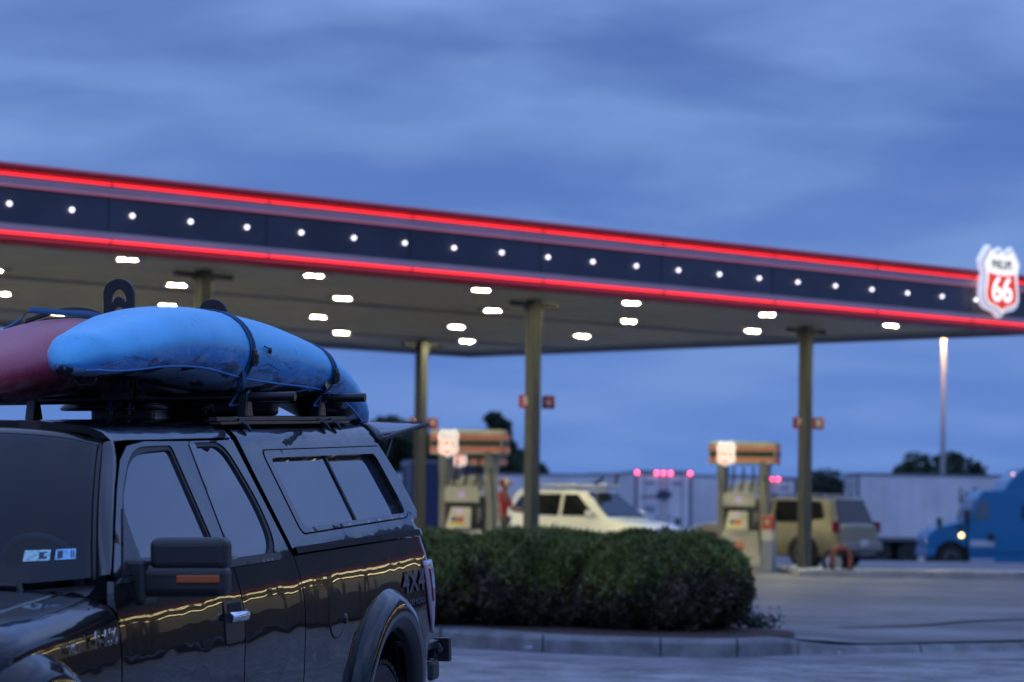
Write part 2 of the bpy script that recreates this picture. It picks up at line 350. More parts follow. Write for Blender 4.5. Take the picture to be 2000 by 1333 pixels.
# small round bulbs along the front and the end
for k in range(-8, 23):
    s = 23.698+k*1.11; b = MB(); b.sphere((s-S0, YF-Y0-0.03, 5.626), 0.036, n=10)
    b.obj('fascia_bulb', bulbm, can, smooth=True)
for k in range(14):
    b = MB(); b.sphere((SR-S0+0.05, YF+1.6+k*1.11-Y0, 5.626), 0.048, n=10); b.obj('fascia_bulb', bulbm, can, smooth=True)
# recessed lamps: flat housing with a glass pair
lampm = mat('lamp_housing', (0.6, 0.58, 0.5), 0.4)
def lamp(s, y):
    h = MB(); h.box((s-S0, y-Y0, 5.085), (0.46, 0.46, 0.03)); o = h.obj('ceiling_light', lampm, can, bevel=0.008)
    g_ = MB()
    for dx_, dy_ in ((-.085, -.05), (.07, .06)): g_.add([(s-S0+(dx_+a*.055)*US.x+(dy_+b*.036)*US.y, y-Y0+(dx_+a*.055)*VB.x+(dy_+b*.036)*VB.y, 5.068) for a, b in ((-1, -1), (-1, 1), (1, 1), (1, -1))], [(0, 1, 2, 3)]); q = g_.obj('lamp_glass', warm, can, fix=False)
    q.parent = o
for k in range(-3, 6): lamp(26.67+3.8*k, 36.30)
for k in range(-3, 6): lamp(26.58+3.8*k, 39.90)
for k in range(-2, 6): lamp(25.9+3.8*k, 44.28) if k < 6 and 25.9+3.8*k < 46 else None
for k in range(-2, 6): lamp(25.9+3.8*k, 48.0) if 25.9+3.8*k < 46 else None
# posts
POSTS = [(45.07, 38.03), (36.52, 37.28), (28.69, 36.99), (20.7, 36.7), (44.3, 48.9), (36.0, 48.9), (27.8, 48.9), (19.6, 48.9)]
for s, y in POSTS:
    m = MB(); m.box((s-S0, y-Y0, 2.55), (0.205, 0.215, 5.06)); o = m.obj('post', postm, can, bevel=0.012)
    c_ = MB(); c_.box((s-S0, y-Y0, 4.99), (1.18, 0.08, 0.09)); c_.box((s-S0, y-Y0, 4.95), (0.26, 0.27, 0.12))
    q = c_.obj('post_cap', mat('dark_bracket', (0.05, 0.05, 0.04), 0.5), can); q.parent = o
    b_ = MB(); b_.box((s-S0, y-Y0, 0.02), (0.4, 0.4, 0.03)); q = b_.obj('base_plate', mat('dark_bracket', (0.05, 0.05, 0.04), 0.5), can); q.parent = o

# ================================================================== shield signs
SH = [(-.285, .74), (-.215, .66), (-.14, .61), (-.07, .65), (0, .715), (.07, .65), (.14, .61), (.215, .66), (.285, .74), (.36, .64), (.43, .53), (.50, .40), (.47, .30), (.445, .18), (.44, .05), (.455, -.10), (.475, -.24), (.47, -.38), (.42, -.50), (.33, -.57), (.22, -.60), (.10, -.64), (0, -.745),
      (-.10, -.64), (-.22, -.60), (-.33, -.57), (-.42, -.50), (-.47, -.38), (-.475, -.24), (-.455, -.10), (-.44, .05), (-.445, .18), (-.47, .30), (-.50, .40), (-.43, .53), (-.36, .64)]
LOW = [(-.33, .17), (-.17, .135), (0, .12), (.17, .135), (.33, .17), (.335, .05), (.35, -.08), (.375, -.22), (.37, -.34), (.32, -.43), (.22, -.475), (.10, -.51), (0, -.58), (-.10, -.51), (-.22, -.475), (-.32, -.43), (-.37, -.34), (-.375, -.22), (-.35, -.08), (-.335, .05)]
glow_w = mat('lit_white_face', (.9, .9, .88), .4, emit=(1.0, 0.965, 0.86), es=0.92)
glow_s = mat('lit_side_face', (.8, .8, .85), .4, emit=(0.80, 0.80, 0.95), es=0.62)
sgreen = mat('sign_outline', (.03, .05, .02), .4)
sred = mat('lit_red_face', (.7, .05, .02), .4, emit=(0.85, 0.05, 0.02), es=0.75)
sblack = mat('sign_letter_black', (.03, .03, .02), .4)
glow66 = mat('lit_white_digits', (.9, .9, .88), .4, emit=(1.0, 0.95, 0.86), es=1.25)
def shield(root, k, W_=1.0, back=0.26, letters=True, glow=1.0, mats=None):
    """faces -y; k scales height (1.48 units tall) to metres"""
    w, sd, rd, dg = mats or (glow_w, glow_s, sred, glow66)
    sc = lambda P, q=1.0, dy=0.0: [(x*k*W_*q, (z*q+dy)*k) for x, z in P]
    m = MB(); m.prism(sc(SH), back); m.obj('sign_box', sd, root, bevel=0.02 if k > .5 else 0.004)
    m = MB(); m.prism(sc(SH, .90), 0.012, Matrix.Translation((0, -back/2-0.007, 0))); m.obj('sign_outline', sgreen, root)
    m = MB(); m.prism(sc(SH, .87), 0.012, Matrix.Translation((0, -back/2-0.020, 0))); m.obj('sign_face', w, root)
    m = MB(); m.prism(sc(LOW, 1.0), 0.010, Matrix.Translation((0, -back/2-0.032, 0))); m.obj('red_panel', rd, root)
    T = lambda z: Matrix.Translation((0, -back/2-0.041, z*k)) @ RX90
    text('66', 0.70*k, 'digits', dg, root, T(-.19), 0.004, bold=0.011*k, sx=1.0, shear=0.0)
    if letters: text('PHILLIPS', 0.25*k, 'lettering', sblack, root, Matrix.Translation((0, -back/2-0.032, .335*k)) @ RX90, 0.004, bold=0.004*k, sx=0.74)
sg = empty('shield_sign', US*47.56+VB*(YF-0.17)+Vector((0, 0, 6.02)), can.rotation_euler.z, 'big lit white and red shield sign reading PHILLIPS 66 on the canopy corner', 'sign')
shield(sg, 1.0, 1.34, back=0.13)
m = MB(); m.box((0, .17, 0), (0.5, 0.1, 0.5)); m.obj('bracket', navy, sg)
# pump number signs on the posts
signred = mat('sign_red', (0.32, 0.02, 0.012), 0.45); signw = mat('sign_white', (0.7, 0.7, 0.68), 0.5)
def number_sign(s, y, z, num, lab):
    r = empty('number_sign', US*s+VB*y+Vector((0, 0, z)), math.radians(-2), lab, 'sign', 'red pump number signs on the canopy posts')
    for cx_, cy_, d in ((-.25, .08, num[0]), (.165, .36, num[1])):
        m = MB(); m.box((cx_, cy_, 0), (0.235, 0.05, 0.24)); m.box((cx_*.55, .20, 0), (.06, .22, .05)); p = m.obj('sign_plate', signred, r, bevel=0.006)
        text(d, 0.2, 'digit', signw, p, Matrix.Translation((cx_, cy_-.028, 0)) @ RX90, 0.003, bold=0.006)
number_sign(36.52, 37.12, 3.22, '56', 'red number signs 5 and 6 on the middle canopy post')
number_sign(45.07, 37.87, 3.1, '78', 'red number signs 7 and 8 on the right canopy post')
number_sign(44.3, 48.76, 3.2, '34', 'red number signs 3 and 4 on the far left canopy post behind the truck')
# ================================================================== pickup truck (x = towards its left side, y = towards its tail)
YAW, PIT, ROL = .241, .035, .022
_u = Vector((math.sin(YAW)*math.cos(PIT), math.cos(YAW)*math.cos(PIT), math.sin(PIT))); _v0 = Vector((math.cos(YAW), -math.sin(YAW), 0)); _z0 = _v0.cross(_u)
_v = _v0*math.cos(ROL)+_z0*math.sin(ROL); _z = _z0*math.cos(ROL)-_v0*math.sin(ROL)
TO = Vector((-2.817, 10.424, EYE-1.772))
TM = Matrix(((_v.x, _u.x, _z.x, 0), (_v.y, _u.y, _z.y, 0), (_v.z, _u.z, _z.z, 0), (0, 0, 0, 1)))
def tref(name, u, lab, cat, v=0.0, z=0.0):     # root standing in the truck's frame; children keep truck coordinates minus the offset
    r = bpy.data.objects.new(name, None); C.objects.link(r); r.empty_display_size = .2
    r.matrix_world = Matrix.Translation(TO) @ TM @ Matrix.Translation((v, u, z)); tag(r, lab, cat); return r
trk = tref('pickup_truck', 3.2, 'glossy black pickup truck with tinted windows and a black camper shell', 'truck')
OFF = Vector((0, 3.2, 0))
paint = mat('black_car_paint', (0.003, 0.003, 0.004), 0.30, coat=1.0, spec=0.05)
def flake():
    nt = paint.node_tree; b = nt.nodes['Principled BSDF']; tcn = [x for x in nt.nodes if x.type == 'TEX_COORD'][0]
    nb = nt.nodes.new('ShaderNodeTexNoise'); nb.inputs['Scale'].default_value = 2.2; nb.inputs['Detail'].default_value = 2
    bp = nt.nodes.new('ShaderNodeBump'); bp.inputs['Strength'].default_value = 0.16; bp.inputs['Distance'].default_value = 0.05
    nt.links.new(tcn.outputs['Object'], nb.inputs['Vector']); nt.links.new(nb.outputs['Fac'], bp.inputs['Height'])
    nt.links.new(bp.outputs[0], b.inputs['Normal']); nt.links.new(bp.outputs[0], b.inputs['Coat Normal'])
    b.inputs['Coat IOR'].default_value = 1.51
flake()
rubber = mat('black_rubber', (0.008, 0.008, 0.009), 0.55)
trim = mat('black_trim_plastic', (0.018, 0.018, 0.02), 0.38, bump=0.05, bscale=200)
tint = mat('tinted_glass', (0.008, 0.013, 0.024), 0.015, spec=0.9, coat=0.35, col2=(.030, .040, .062), scale=1.8, lo=.35, hi=.75)
tintp = mat('pillar_trim', (0.012, 0.012, 0.015), 0.12, coat=0.6)
chrome = mat('chrome', (0.75, 0.76, 0.8), 0.08, metal=1.0)
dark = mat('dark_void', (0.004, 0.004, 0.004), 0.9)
ZZ = [.38, .45, .60, .80, 1.0, 1.10, 1.18, 1.245, 1.275, 1.30, 1.345, 1.385, 1.40, 1.92]
VVV = [.915, .94, .968, .99, 1.0, .999, .993, .982, .974, .965, .951, .938, .933, .655]
TOPS = [(.655, 1.92), (.636, 1.952), (.608, 1.980), (.572, 1.998), (.52, 2.008), (.38, 2.024), (.2, 2.036), (0, 2.04)]
TT = [1.92]
for a, b in zip(TOPS[:-1], TOPS[1:]): TT.append(TT[-1]+math.hypot(b[0]-a[0], b[1]-a[1]))
TMAX = TT[-1]
_ts = np.array(ZZ[:-1]+TT); _vs = np.array(VVV[:-1]+[p[0] for p in TOPS]); _zs = np.array(ZZ[:-1]+[p[1] for p in TOPS])
# smooth the section a little so that the highlights roll
_fine = np.linspace(.38, TMAX, 700); _fv = np.interp(_fine, _ts, _vs); _fz = np.interp(_fine, _ts, _zs)
def _sm(a, w):
    k = np.hanning(w); k /= k.sum(); p = np.pad(a, w//2, mode='reflect', reflect_type='odd'); return np.convolve(p, k, 'valid')[:len(a)]
_fv = _sm(_fv, 15); _fz = _sm(_fz, 15)
def SEC(u, t):
    v = float(np.interp(t, _fine, _fv)); z = float(np.interp(t, _fine, _fz))
    if u > 6.02 and t < 1.45: v -= 0.05*((u-6.02)/.16)**2
    if u < 0.5 and t < 1.45: v -= 0.25*((.5-u)/.5)**2
    return v, z
def FSEC(u, t):                       # front wings: side rolls over into the bonnet
    d = (1.42-u)*0.055
    T = [.38, .45, .60, .80, 1.0, 1.10, 1.18, 1.24, 1.285, 1.33, 1.39, 1.47]
    Vv = [.915, .94, .968, .99, 1.0, .999, .993, .982, .955, .92, .865, .79]; Zv = [.38, .45, .60, .80, 1.0, 1.10, 1.18, 1.238, 1.272, 1.298, 1.322, 1.338]
    v = float(np.interp(t, T, Vv)); z = float(np.interp(t, T, Zv)); z -= d*max(0, min(1, (z-.8)/.5))
    if u < .5: v -= 0.30*((.5-u)/.5)**2
    return v, z
def frame_pt(sec, u, t, off):
    v, z = sec(u, t)
    if not off: return (v, u, z)
    v2, z2 = sec(u, t+.012); v1, z1 = sec(u, t-.012); tv, tz = v2-v1, z2-z1; L = math.hypot(tv, tz) or 1
    nv, nz = tz/L, -tv/L
    u2 = sec(u+.02, t)[0]-sec(u-.02, t)[0]
    return (v+nv*off, u-u2/.04*off*nv, z+nz*off)
def rounded(P, r, n=5):
    out = []; m = len(P)
    for i in range(m):
        p = Vector(P[i]); a = Vector(P[i-1]); b = Vector(P[(i+1) % m]); rr = r[i] if isinstance(r, (list, tuple)) else r
        da = min(rr, (a-p).length*.45); db = min(rr, (b-p).length*.45)
        if rr <= 0: out.append(tuple(p)); continue
        s, e = p+(a-p).normalized()*da, p+(b-p).normalized()*db
        for k in range(n+1): t = k/n; q = s*(1-t)**2+p*2*t*(1-t)+e*t*t; out.append(tuple(q))
    return out
def densify(P, d=.03):
    out = []
    for i in range(len(P)):
        a = Vector(P[i]); b = Vector(P[(i+1) % len(P)]); k = max(1, int((b-a).length/d))
        for j in range(k): out.append(tuple(a+(b-a)*j/k))
    return out
def inside(p, P):
    c = False; x, y = p; j = len(P)-1
    for i in range(len(P)):
        if (P[i][1] > y) != (P[j][1] > y) and x < (P[j][0]-P[i][0])*(y-P[i][1])/(P[j][1]-P[i][1])+P[i][0]: c = not c
        j = i
    return c
def panel(name, P, m, parent=None, sec=SEC, off=0.0, holes=(), d=.04, rim=.03, mirror=True, side=1, join=False):
    P = densify(P, d); H = [densify(h, d) for h in holes]
    vs = [Vector(p) for p in P]; ed = [(i, (i+1) % len(P)) for i in range(len(P))]
    for h in H:
        o = len(vs); vs += [Vector(p) for p in h]; ed += [(o+i, o+(i+1) % len(h)) for i in range(len(h))]
    xs = [p[0] for p in P]; ys = [p[1] for p in P]
    g = []
    for x in np.arange(min(xs)+d*.5, max(xs), d):
        for y in np.arange(min(ys)+d*.5, max(ys), d*.7):
            if inside((x, y), P) and not any(inside((x, y), h) for h in H): g.append(Vector((x, y)))
    vs += g
    V2, E2, F2, *_ = delaunay_2d_cdt(vs, ed, [], 0, 1e-5)
    F3 = []
    for f in F2:
        c = sum((V2[i] for i in f), Vector((0, 0)))/len(f)
        if inside(c, P) and not any(inside(c, h) for h in H): F3.append(tuple(f))
    cnt = {}
    for f in F3:
        for i in range(len(f)):
            a, b = f[i], f[(i+1) % len(f)]; cnt[(min(a, b), max(a, b))] = cnt.get((min(a, b), max(a, b)), 0)+1
    outs = []; mbs = []
    for sgn in ((1, -1) if mirror else (side,)):
        mb = MB()
        pts = [frame_pt(sec, q.x, q.y, off) for q in V2]; pin = [frame_pt(sec, q.x, q.y, off-rim) for q in V2]
        a = [(sgn*p[0], p[1]-OFF.y, p[2]) for p in pts]; b = [(sgn*p[0], p[1]-OFF.y, p[2]) for p in pin]
        nV = len(a); fs = list(F3) if sgn > 0 else [tuple(reversed(f)) for f in F3]
        if rim:
            for (i, j_), k in cnt.items():
                if k == 1 and not (join and max(abs(a[i][0]), abs(a[j_][0])) < 1e-4): fs.append((i, j_, j_+nV, i+nV))
            mb.add(a+b, fs)
        else: mb.add(a, fs)
        mbs.append(mb)
    if join:
        mb = mbs[0]
        if mirror: mb.add(mbs[1].v, mbs[1].f)
        o = mb.obj(name, m, parent if parent is not None else trk, auto=None, fix=True); bm = bmesh.new(); bm.from_mesh(o.data); bmesh.ops.remove_doubles(bm, verts=bm.verts, dist=2e-4); bmesh.ops.recalc_face_normals(bm, faces=bm.faces)
        for e in bm.edges:
            if len(e.link_faces) == 2 and e.calc_face_angle(0) > .7: e.smooth = False
        for f in bm.faces: f.smooth = True
        bm.to_mesh(o.data); bm.free(); return o
    pr = parent if parent is not None else trk
    o = mbs[0].obj(name, m, pr, auto=0.7, fix=True)
    if mirror: MIR[o.name] = mbs[1].obj(name, m, MIR.get(pr.name, pr), auto=0.7, fix=True)
    return o
MIR = {}
def T_(p): return (p[0], p[1]-OFF.y, p[2])
# ---- camper shell
topper_out = [(3.815, 1.387), (6.175, 1.387), (6.235, 1.50), (6.235, 1.68), (6.19, 1.83), (6.15, 1.92), (6.10, 2.0), (6.08, TMAX), (3.86, TMAX), (3.85, 1.95), (3.835, 1.80)]
win_hole = rounded([(4.06, 1.455), (6.02, 1.470), (6.145, 1.60), (6.145, 1.876), (4.10, 1.878)], [.05, .10, .05, .04, .05])
shell = panel('camper_shell', topper_out, paint, holes=[win_hole], d=.045, join=True)
frame_in = rounded([(4.14, 1.487), (5.97, 1.500), (6.00, 1.56), (5.985, 1.830), (4.17, 1.834)], [.05, .05, .05, .05, .06])
wf = panel('shell_window', rounded([(4.068, 1.463), (6.014, 1.478), (6.137, 1.603), (6.137, 1.868), (4.108, 1.870)], [.05, .10, .05, .04, .05]), paint, shell, off=.004, holes=[frame_in], rim=.03)
panel('window_gasket', [tuple(p) for p in win_hole], rubber, shell, off=-.008, holes=[frame_in], rim=.03)
panel('window_reveal', rounded([(4.085, 1.472), (6.0, 1.487), (6.10, 1.62), (6.10, 1.862), (4.115, 1.862)], [.05, .10, .05, .05, .05]), paint, wf, off=-.002, holes=[rounded([(4.105, 1.482), (6.0, 1.497), (6.065, 1.62), (6.065, 1.852), (4.135, 1.852)], .05)], rim=.02) if False else None
glassA = panel('glass', [(4.13, 1.48), (5.095, 1.487), (5.135, 1.846), (4.16, 1.847)], tint, wf, off=-.022, rim=.0)
glassB = panel('glass', [(5.09, 1.487), (5.99, 1.495), (6.0, 1.846), (5.13, 1.846)], tint, wf, off=-.034, rim=.0)
panel('mullion', [(5.075, 1.482), (5.105, 1.482), (5.150, 1.85), (5.12, 1.85)], rubber, wf, off=-.014, rim=.012)
panel('rail_seal', [(3.82, 1.372), (6.172, 1.372), (6.178, 1.402), (3.82, 1.402)], paint, shell, off=.016, rim=.05, d=.03)
panel('cab_gap_seal', [(3.74, 1.37), (3.812, 1.37), (3.86, TMAX), (3.76, TMAX)], rubber, off=-.030, rim=.05, join=True)
# ---- bed side with wheel opening
def arch_pts(cx, cz, r, zb, n=22, sq=1.0):
    a0 = math.asin(max(-1, min(1, (zb-cz)/r))); return [(cx-r*math.cos(a), cz+r*math.sin(a)*sq) for a in np.linspace(a0, PI-a0, n)]
RW, RZ, RR = 5.22, .43, .47
bed = [(3.80, 1.366), (3.80, .47)]+arch_pts(RW, RZ, RR, .47)+[(6.10, .47), (6.165, .60), (6.17, 1.366)]
panel('bed_side', bed, paint, d=.04)
FW = .56
wing = [(1.405, .45), (1.405, 1.47), (.03, 1.47), (.03, .55)]+[(.09, .5)]+arch_pts(FW, RZ+.03, RR, .47)+[(1.3, .45)]
panel('front_wing', [(p[0], p[1]) for p in wing], paint, sec=FSEC, d=.045)
# ---- doors and cab
fglass = rounded([(1.85, 1.405), (2.765, 1.395), (2.80, 1.55), (2.875, 1.895), (2.50, 1.888), (2.30, 1.845), (1.95, 1.655)], [.02, .03, .2, .03, .12, .1, .15])
door = [(1.42, .45), (2.905, .45), (2.905, 1.36), (2.93, 1.42), (3.155, 1.93), (2.60, 1.935), (2.36, 1.915), (2.20, 1.855), (2.0, 1.735), (1.76, 1.575), (1.50, 1.40), (1.42, 1.30)]
fd = panel('front_door', door, paint, holes=[rounded([(1.56, 1.385), (2.785, 1.375), (2.825, 1.55), (2.905, 1.912), (2.50, 1.912), (2.33, 1.872), (2.10, 1.755), (1.78, 1.545)], [.02, .03, .2, .03, .12, .1, .1, .1])], d=.045)
panel('window_seal', rounded([(1.555, 1.38), (2.79, 1.37), (2.83, 1.55), (2.91, 1.917), (2.50, 1.917), (2.325, 1.877), (2.09, 1.76), (1.775, 1.55)], [.02, .03, .2, .03, .12, .1, .1, .1]), rubber, fd, off=-.006, holes=[fglass], rim=.02)
panel('window_glass', fglass, tint, fd, off=-.016, rim=.0)
panel('sail_trim', [(1.58, 1.388), (1.845, 1.388), (1.875, 1.50), (1.945, 1.655)], trim, fd, off=.006, rim=.012)
rglass = rounded([(3.02, 1.398), (3.47, 1.398), (3.60, 1.47), (3.645, 1.64), (3.60, 1.86), (3.52, 1.905), (3.225, 1.905)], [.02, .05, .1, .2, .08, .05, .02])
rdoor = [(2.917, .45), (3.788, .45), (3.788, 1.37), (3.752, 1.40), (3.765, 1.93), (3.168, 1.93), (2.942, 1.42), (2.917, 1.36)]
rhole = rounded([(3.0, 1.375), (3.50, 1.375), (3.635, 1.46), (3.68, 1.64), (3.63, 1.88), (3.54, 1.922), (3.21, 1.922)], [.02, .05, .1, .2, .08, .05, .02])
rd_ = panel('rear_door', rdoor, paint, holes=[rhole], d=.045)
panel('window_seal', rounded([(2.995, 1.370), (3.505, 1.370), (3.64, 1.457), (3.685, 1.64), (3.635, 1.885), (3.545, 1.927), (3.205, 1.927)], [.02, .05, .1, .2, .08, .05, .02]), rubber, rd_, off=-.006, holes=[rglass], rim=.02)
panel('window_glass', rglass, tint, rd_, off=-.016, rim=.0)
panel('pillar_trim', [(2.935, 1.405), (3.008, 1.405), (3.215, 1.915), (3.135, 1.915)], tintp, rd_, off=.004, rim=.01)
panel('belt_moulding', [(1.50, 1.362), (3.56, 1.358), (3.60, 1.372), (3.58, 1.392), (1.56, 1.384)], trim, fd, off=.010, rim=.02, d=.03)
panel('rocker_panel', [(1.42, .38), (3.78, .38), (3.78, .445), (1.42, .445)], trim, off=.0)
# roof
panel('roof', [(2.22, 1.94), (2.40, 1.945), (2.62, 1.944), (3.765, 1.944), (3.775, TMAX), (2.12, TMAX), (2.13, 2.3), (2.17, 2.05)], paint, d=.05, join=True)
# windscreen, its dark border, pillars and header
def WS(a, b, off=0.0):
    lo = spline([(0, 1.17, 1.345), (.3, 1.20, 1.348), (.6, 1.32, 1.355), (.80, 1.46, 1.367), (.845, 1.52, 1.372)], 10)
    hi = spline([(0, 2.045, 1.992), (.25, 2.06, 1.984), (.45, 2.10, 1.965), (.575, 2.15, 1.935), (.612, 2.17, 1.918)], 10)
    s = abs(a)*(len(lo)-1); i = min(int(s), len(lo)-2); f = s-i
    L = lo[i].lerp(lo[i+1], f); H = hi[i].lerp(hi[i+1], f); p = L.lerp(H, b); bow = math.sin(PI*b)*.025
    return Vector((p.x*(1 if a >= 0 else -1), p.y-bow-off, p.z+bow*.8))
wsg = bpy.data.materials.new('windscreen_glass'); wsg.use_nodes = True
nt = wsg.node_tree; nt.nodes.clear(); o_ = nt.nodes.new('ShaderNodeOutputMaterial'); mx_ = nt.nodes.new('ShaderNodeMixShader'); tr_ = nt.nodes.new('ShaderNodeBsdfTransparent'); gl_ = nt.nodes.new('ShaderNodeBsdfGlossy'); fr_ = nt.nodes.new('ShaderNodeFresnel')
tr_.inputs[0].default_value = (.30, .42, .48, 1); gl_.inputs['Roughness'].default_value = 0.02; fr_.inputs[0].default_value = 1.45
nt.links.new(fr_.outputs[0], mx_.inputs[0]); nt.links.new(tr_.outputs[0], mx_.inputs[1]); nt.links.new(gl_.outputs[0], mx_.inputs[2]); nt.links.new(mx_.outputs[0], o_.inputs[0])
m = MB(); m.grid([[T_(WS(a, b)) for b in np.linspace(.03, .985, 12)] for a in np.linspace(-.985, .985, 41)])
ws = m.obj('windscreen', wsg, trk, smooth=True)
frit = MB()
def frit_strip(inner):     # inner(a) -> b limits; ring between the glass edge and a rounded inner outline
    A = np.linspace(-1, 1, 81)
    ring_o = []; ring_i = []
    for k in range(160):
        q = 2*PI*k/160; c, s2 = math.cos(q), math.sin(q)
        sup = (abs(c)**9+abs(s2)**9)**(-1/9); oa, ob = max(-.985, min(.985, c*sup)), max(.03, min(.985, .5+.5*s2*sup))
        si = (abs(c)**5+abs(s2)**5)**(-1/5); ia, ib = .90*c*si, .535+.405*s2*si
        if s2 < -.3: pass
        ring_o.append(T_(WS(oa, ob, -.006))); ring_i.append(T_(WS(ia, ib, -.006)))
    frit.grid([[a, Vector(a).lerp(Vector(b), .5), b] for a, b in zip(ring_o+[ring_o[0]], ring_i+[ring_i[0]])])
frit_strip(None)
frit.obj('windscreen_border', mat('frit_black', (0.006, 0.006, 0.007), 0.4), ws, smooth=True)
# pillars: from glass edge to the side
def side_edge(b):
    t = 1.40+(1.94-1.40)*b; u = float(np.interp(t, [1.40, 1.575, 1.735, 1.855, 1.94], [1.47, 1.735, 1.975, 2.17, 2.25])); v, z = SEC(u, t); return Vector((v, u, z))
for sg_ in (1, -1):
    P = []; m = MB()
    for b in np.linspace(-.02, 1, 16):
        e = side_edge(max(b, 0)); w = WS(1.0, max(0, b)*.985+.01); mid = (e+w)/2+Vector((.012, -.014, .012))
        P.append([T_((sg_*p[0], p[1], p[2])) for p in (w+Vector((-.004, .012, -.02)), w+Vector((.004, -.002, .004)), w.lerp(mid, .55)+Vector((.002, -.008, .006)), mid, mid.lerp(e, .6)+Vector((.006, -.003, .004)), e, e+Vector((-.012, .012, -.004)))])
    m.grid(P); m.obj('windscreen_pillar', paint, trk, smooth=True)
for sg_ in (1, -1): m = MB(); m.tube([T_((sg_*(WS(1, b).x+.002), WS(1, b).y-.008, WS(1, b).z+.004)) for b in np.linspace(0.0, 1, 14)], .010, 8); m.obj('pillar_moulding', rubber, trk, smooth=True)
m = MB(); m.grid([[T_(WS(a, .99)), T_(WS(a, .985)+Vector((0, .035, .022))), T_(WS(a, .985)+Vector((0, .12, .034)))] for a in np.linspace(-1, 1, 30)])
m.obj('roof_header', paint, trk, smooth=True)
# bonnet, cowl
def hood(a, u):
    x = a*.775; z = 1.335+.045*(1-abs(a)**2.2)+(.012 if abs(a) < .62 else .012*max(0, 1-(abs(a)-.62)/.06)); return Vector((x, u, z-(1.42-u)*.062))
def hood_back(a): return 1.36-.14*(1-abs(a)**2)
m = MB(); m.grid([[T_(hood(a, .03+(hood_back(a)-.03)*t)) for t in np.linspace(0, 1, 16)] for a in np.linspace(-1, 1, 61)])
m.obj('bonnet', paint, trk, smooth=True, solid=.015)
m = MB(); m.grid([[T_((a*.86, hood_back(a)-.02, 1.315)), T_((a*.86, hood_back(a)+.05, 1.325)), T_(WS(a, .0)+Vector((0, .03, -.01)))] for a in np.linspace(-1, 1, 30)])
m.obj('cowl', trim, trk, smooth=True)
m = MB()
m.tube([T_(p) for p in spline([(.60, 1.32, 1.365), (.45, 1.27, 1.372), (.20, 1.235, 1.375)], 6)], .010, 6); m.tube([T_((.62, 1.30, 1.335)), T_((.60, 1.32, 1.37))], .014, 6); m.obj('wiper', rubber, trk); m = MB()
m.tube([T_(p) for p in spline([(-.05, 1.22, 1.365), (-.2, 1.235, 1.372), (-.50, 1.27, 1.375)], 6)], .010, 6)
m.obj('wiper', rubber, trk)
# cabin inside (seen dimly through the windscreen)
inm = mat('cabin_trim', (0.05, 0.052, 0.056), 0.8, var=.1)
m = MB()
m.box(T_((0, 1.75, 1.23)), (1.62, .7, .10)); m.box(T_((0, 2.4, .62)), (1.7, 2.4, .05)); m.box(T_((0, 3.70, 1.2)), (1.36, .04, .8))
m.obj('dashboard', inm, trk)
for x in (-.42, .42):
    m = MB(); m.box(T_((x, 2.62, .85)), (.5, .5, .16)); m.box(T_((x, 2.95, 1.22)), (.5, .14, .66)); m.box(T_((x, 2.98, 1.62)), (.27, .1, .18)); m.obj('seat', mat('seat_cloth', (.05, .05, .055), .9, var=.2), trk, bevel=.05, seg=3)
m = MB(); wc = Vector((.40, 2.03, 1.38)); ax = Matrix.Translation(T_(wc)) @ Matrix.Rotation(math.radians(-62), 4, 'X')
m.tube([ax @ Vector((.185*math.cos(q), .185*math.sin(q), 0)) for q in np.linspace(0, 2*PI, 33)[:-1]], .016, 8, closed=True); m.box((0, 0, -.02), (.12, .12, .05), ax); m.box((0, 0, 0), (.36, .03, .02), ax)
m.obj('steering_wheel', mat('steering_rubber', (0.12, 0.12, 0.12), .5), trk, smooth=True)
stk = mat('sticker_pale_green', (.35, .55, .55), .5, var=.3, scale=60); stb = mat('sticker_pale_blue', (.25, .50, .72), .5, var=.2, scale=60); ink = mat('sticker_ink', (.02, .03, .06), .5)
def on_ws(a0, a1, b0, b1, name, mt, par, off=.003):
    m = MB(); m.grid([[T_(WS(a, b, off)+Vector((0, 0, .0))) for b in np.linspace(b0, b1, 3)] for a in np.linspace(a0, a1, 4)]); return m.obj(name, mt, par)
s1 = on_ws(.495, .60, .155, .220, 'inspection_sticker', stk, ws, .004); on_ws(.555, .588, .168, .208, 'printed_mark', ink, s1, .006); on_ws(.575, .59, .18, .20, 'printed_mark', stk, s1, .007)
s2 = on_ws(.622, .725, .155, .220, 'inspection_sticker', stb, ws, .004); on_ws(.632, .657, .165, .210, 'printed_mark', ink, s2, .006)
on_ws(.697, .704, .168, .208, 'printed_mark', ink, s2, .006); on_ws(.710, .717, .168, .208, 'printed_mark', ink, s2, .006)
# lower inner body so that gaps and wheel wells read dark
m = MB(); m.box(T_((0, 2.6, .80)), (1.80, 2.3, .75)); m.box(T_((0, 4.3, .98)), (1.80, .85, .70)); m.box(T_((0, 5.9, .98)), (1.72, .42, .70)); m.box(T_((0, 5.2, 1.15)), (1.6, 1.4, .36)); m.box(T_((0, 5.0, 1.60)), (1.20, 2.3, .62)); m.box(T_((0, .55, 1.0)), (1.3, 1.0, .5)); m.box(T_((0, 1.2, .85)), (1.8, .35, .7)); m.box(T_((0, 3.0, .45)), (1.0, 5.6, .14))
m.obj('chassis', dark, trk)
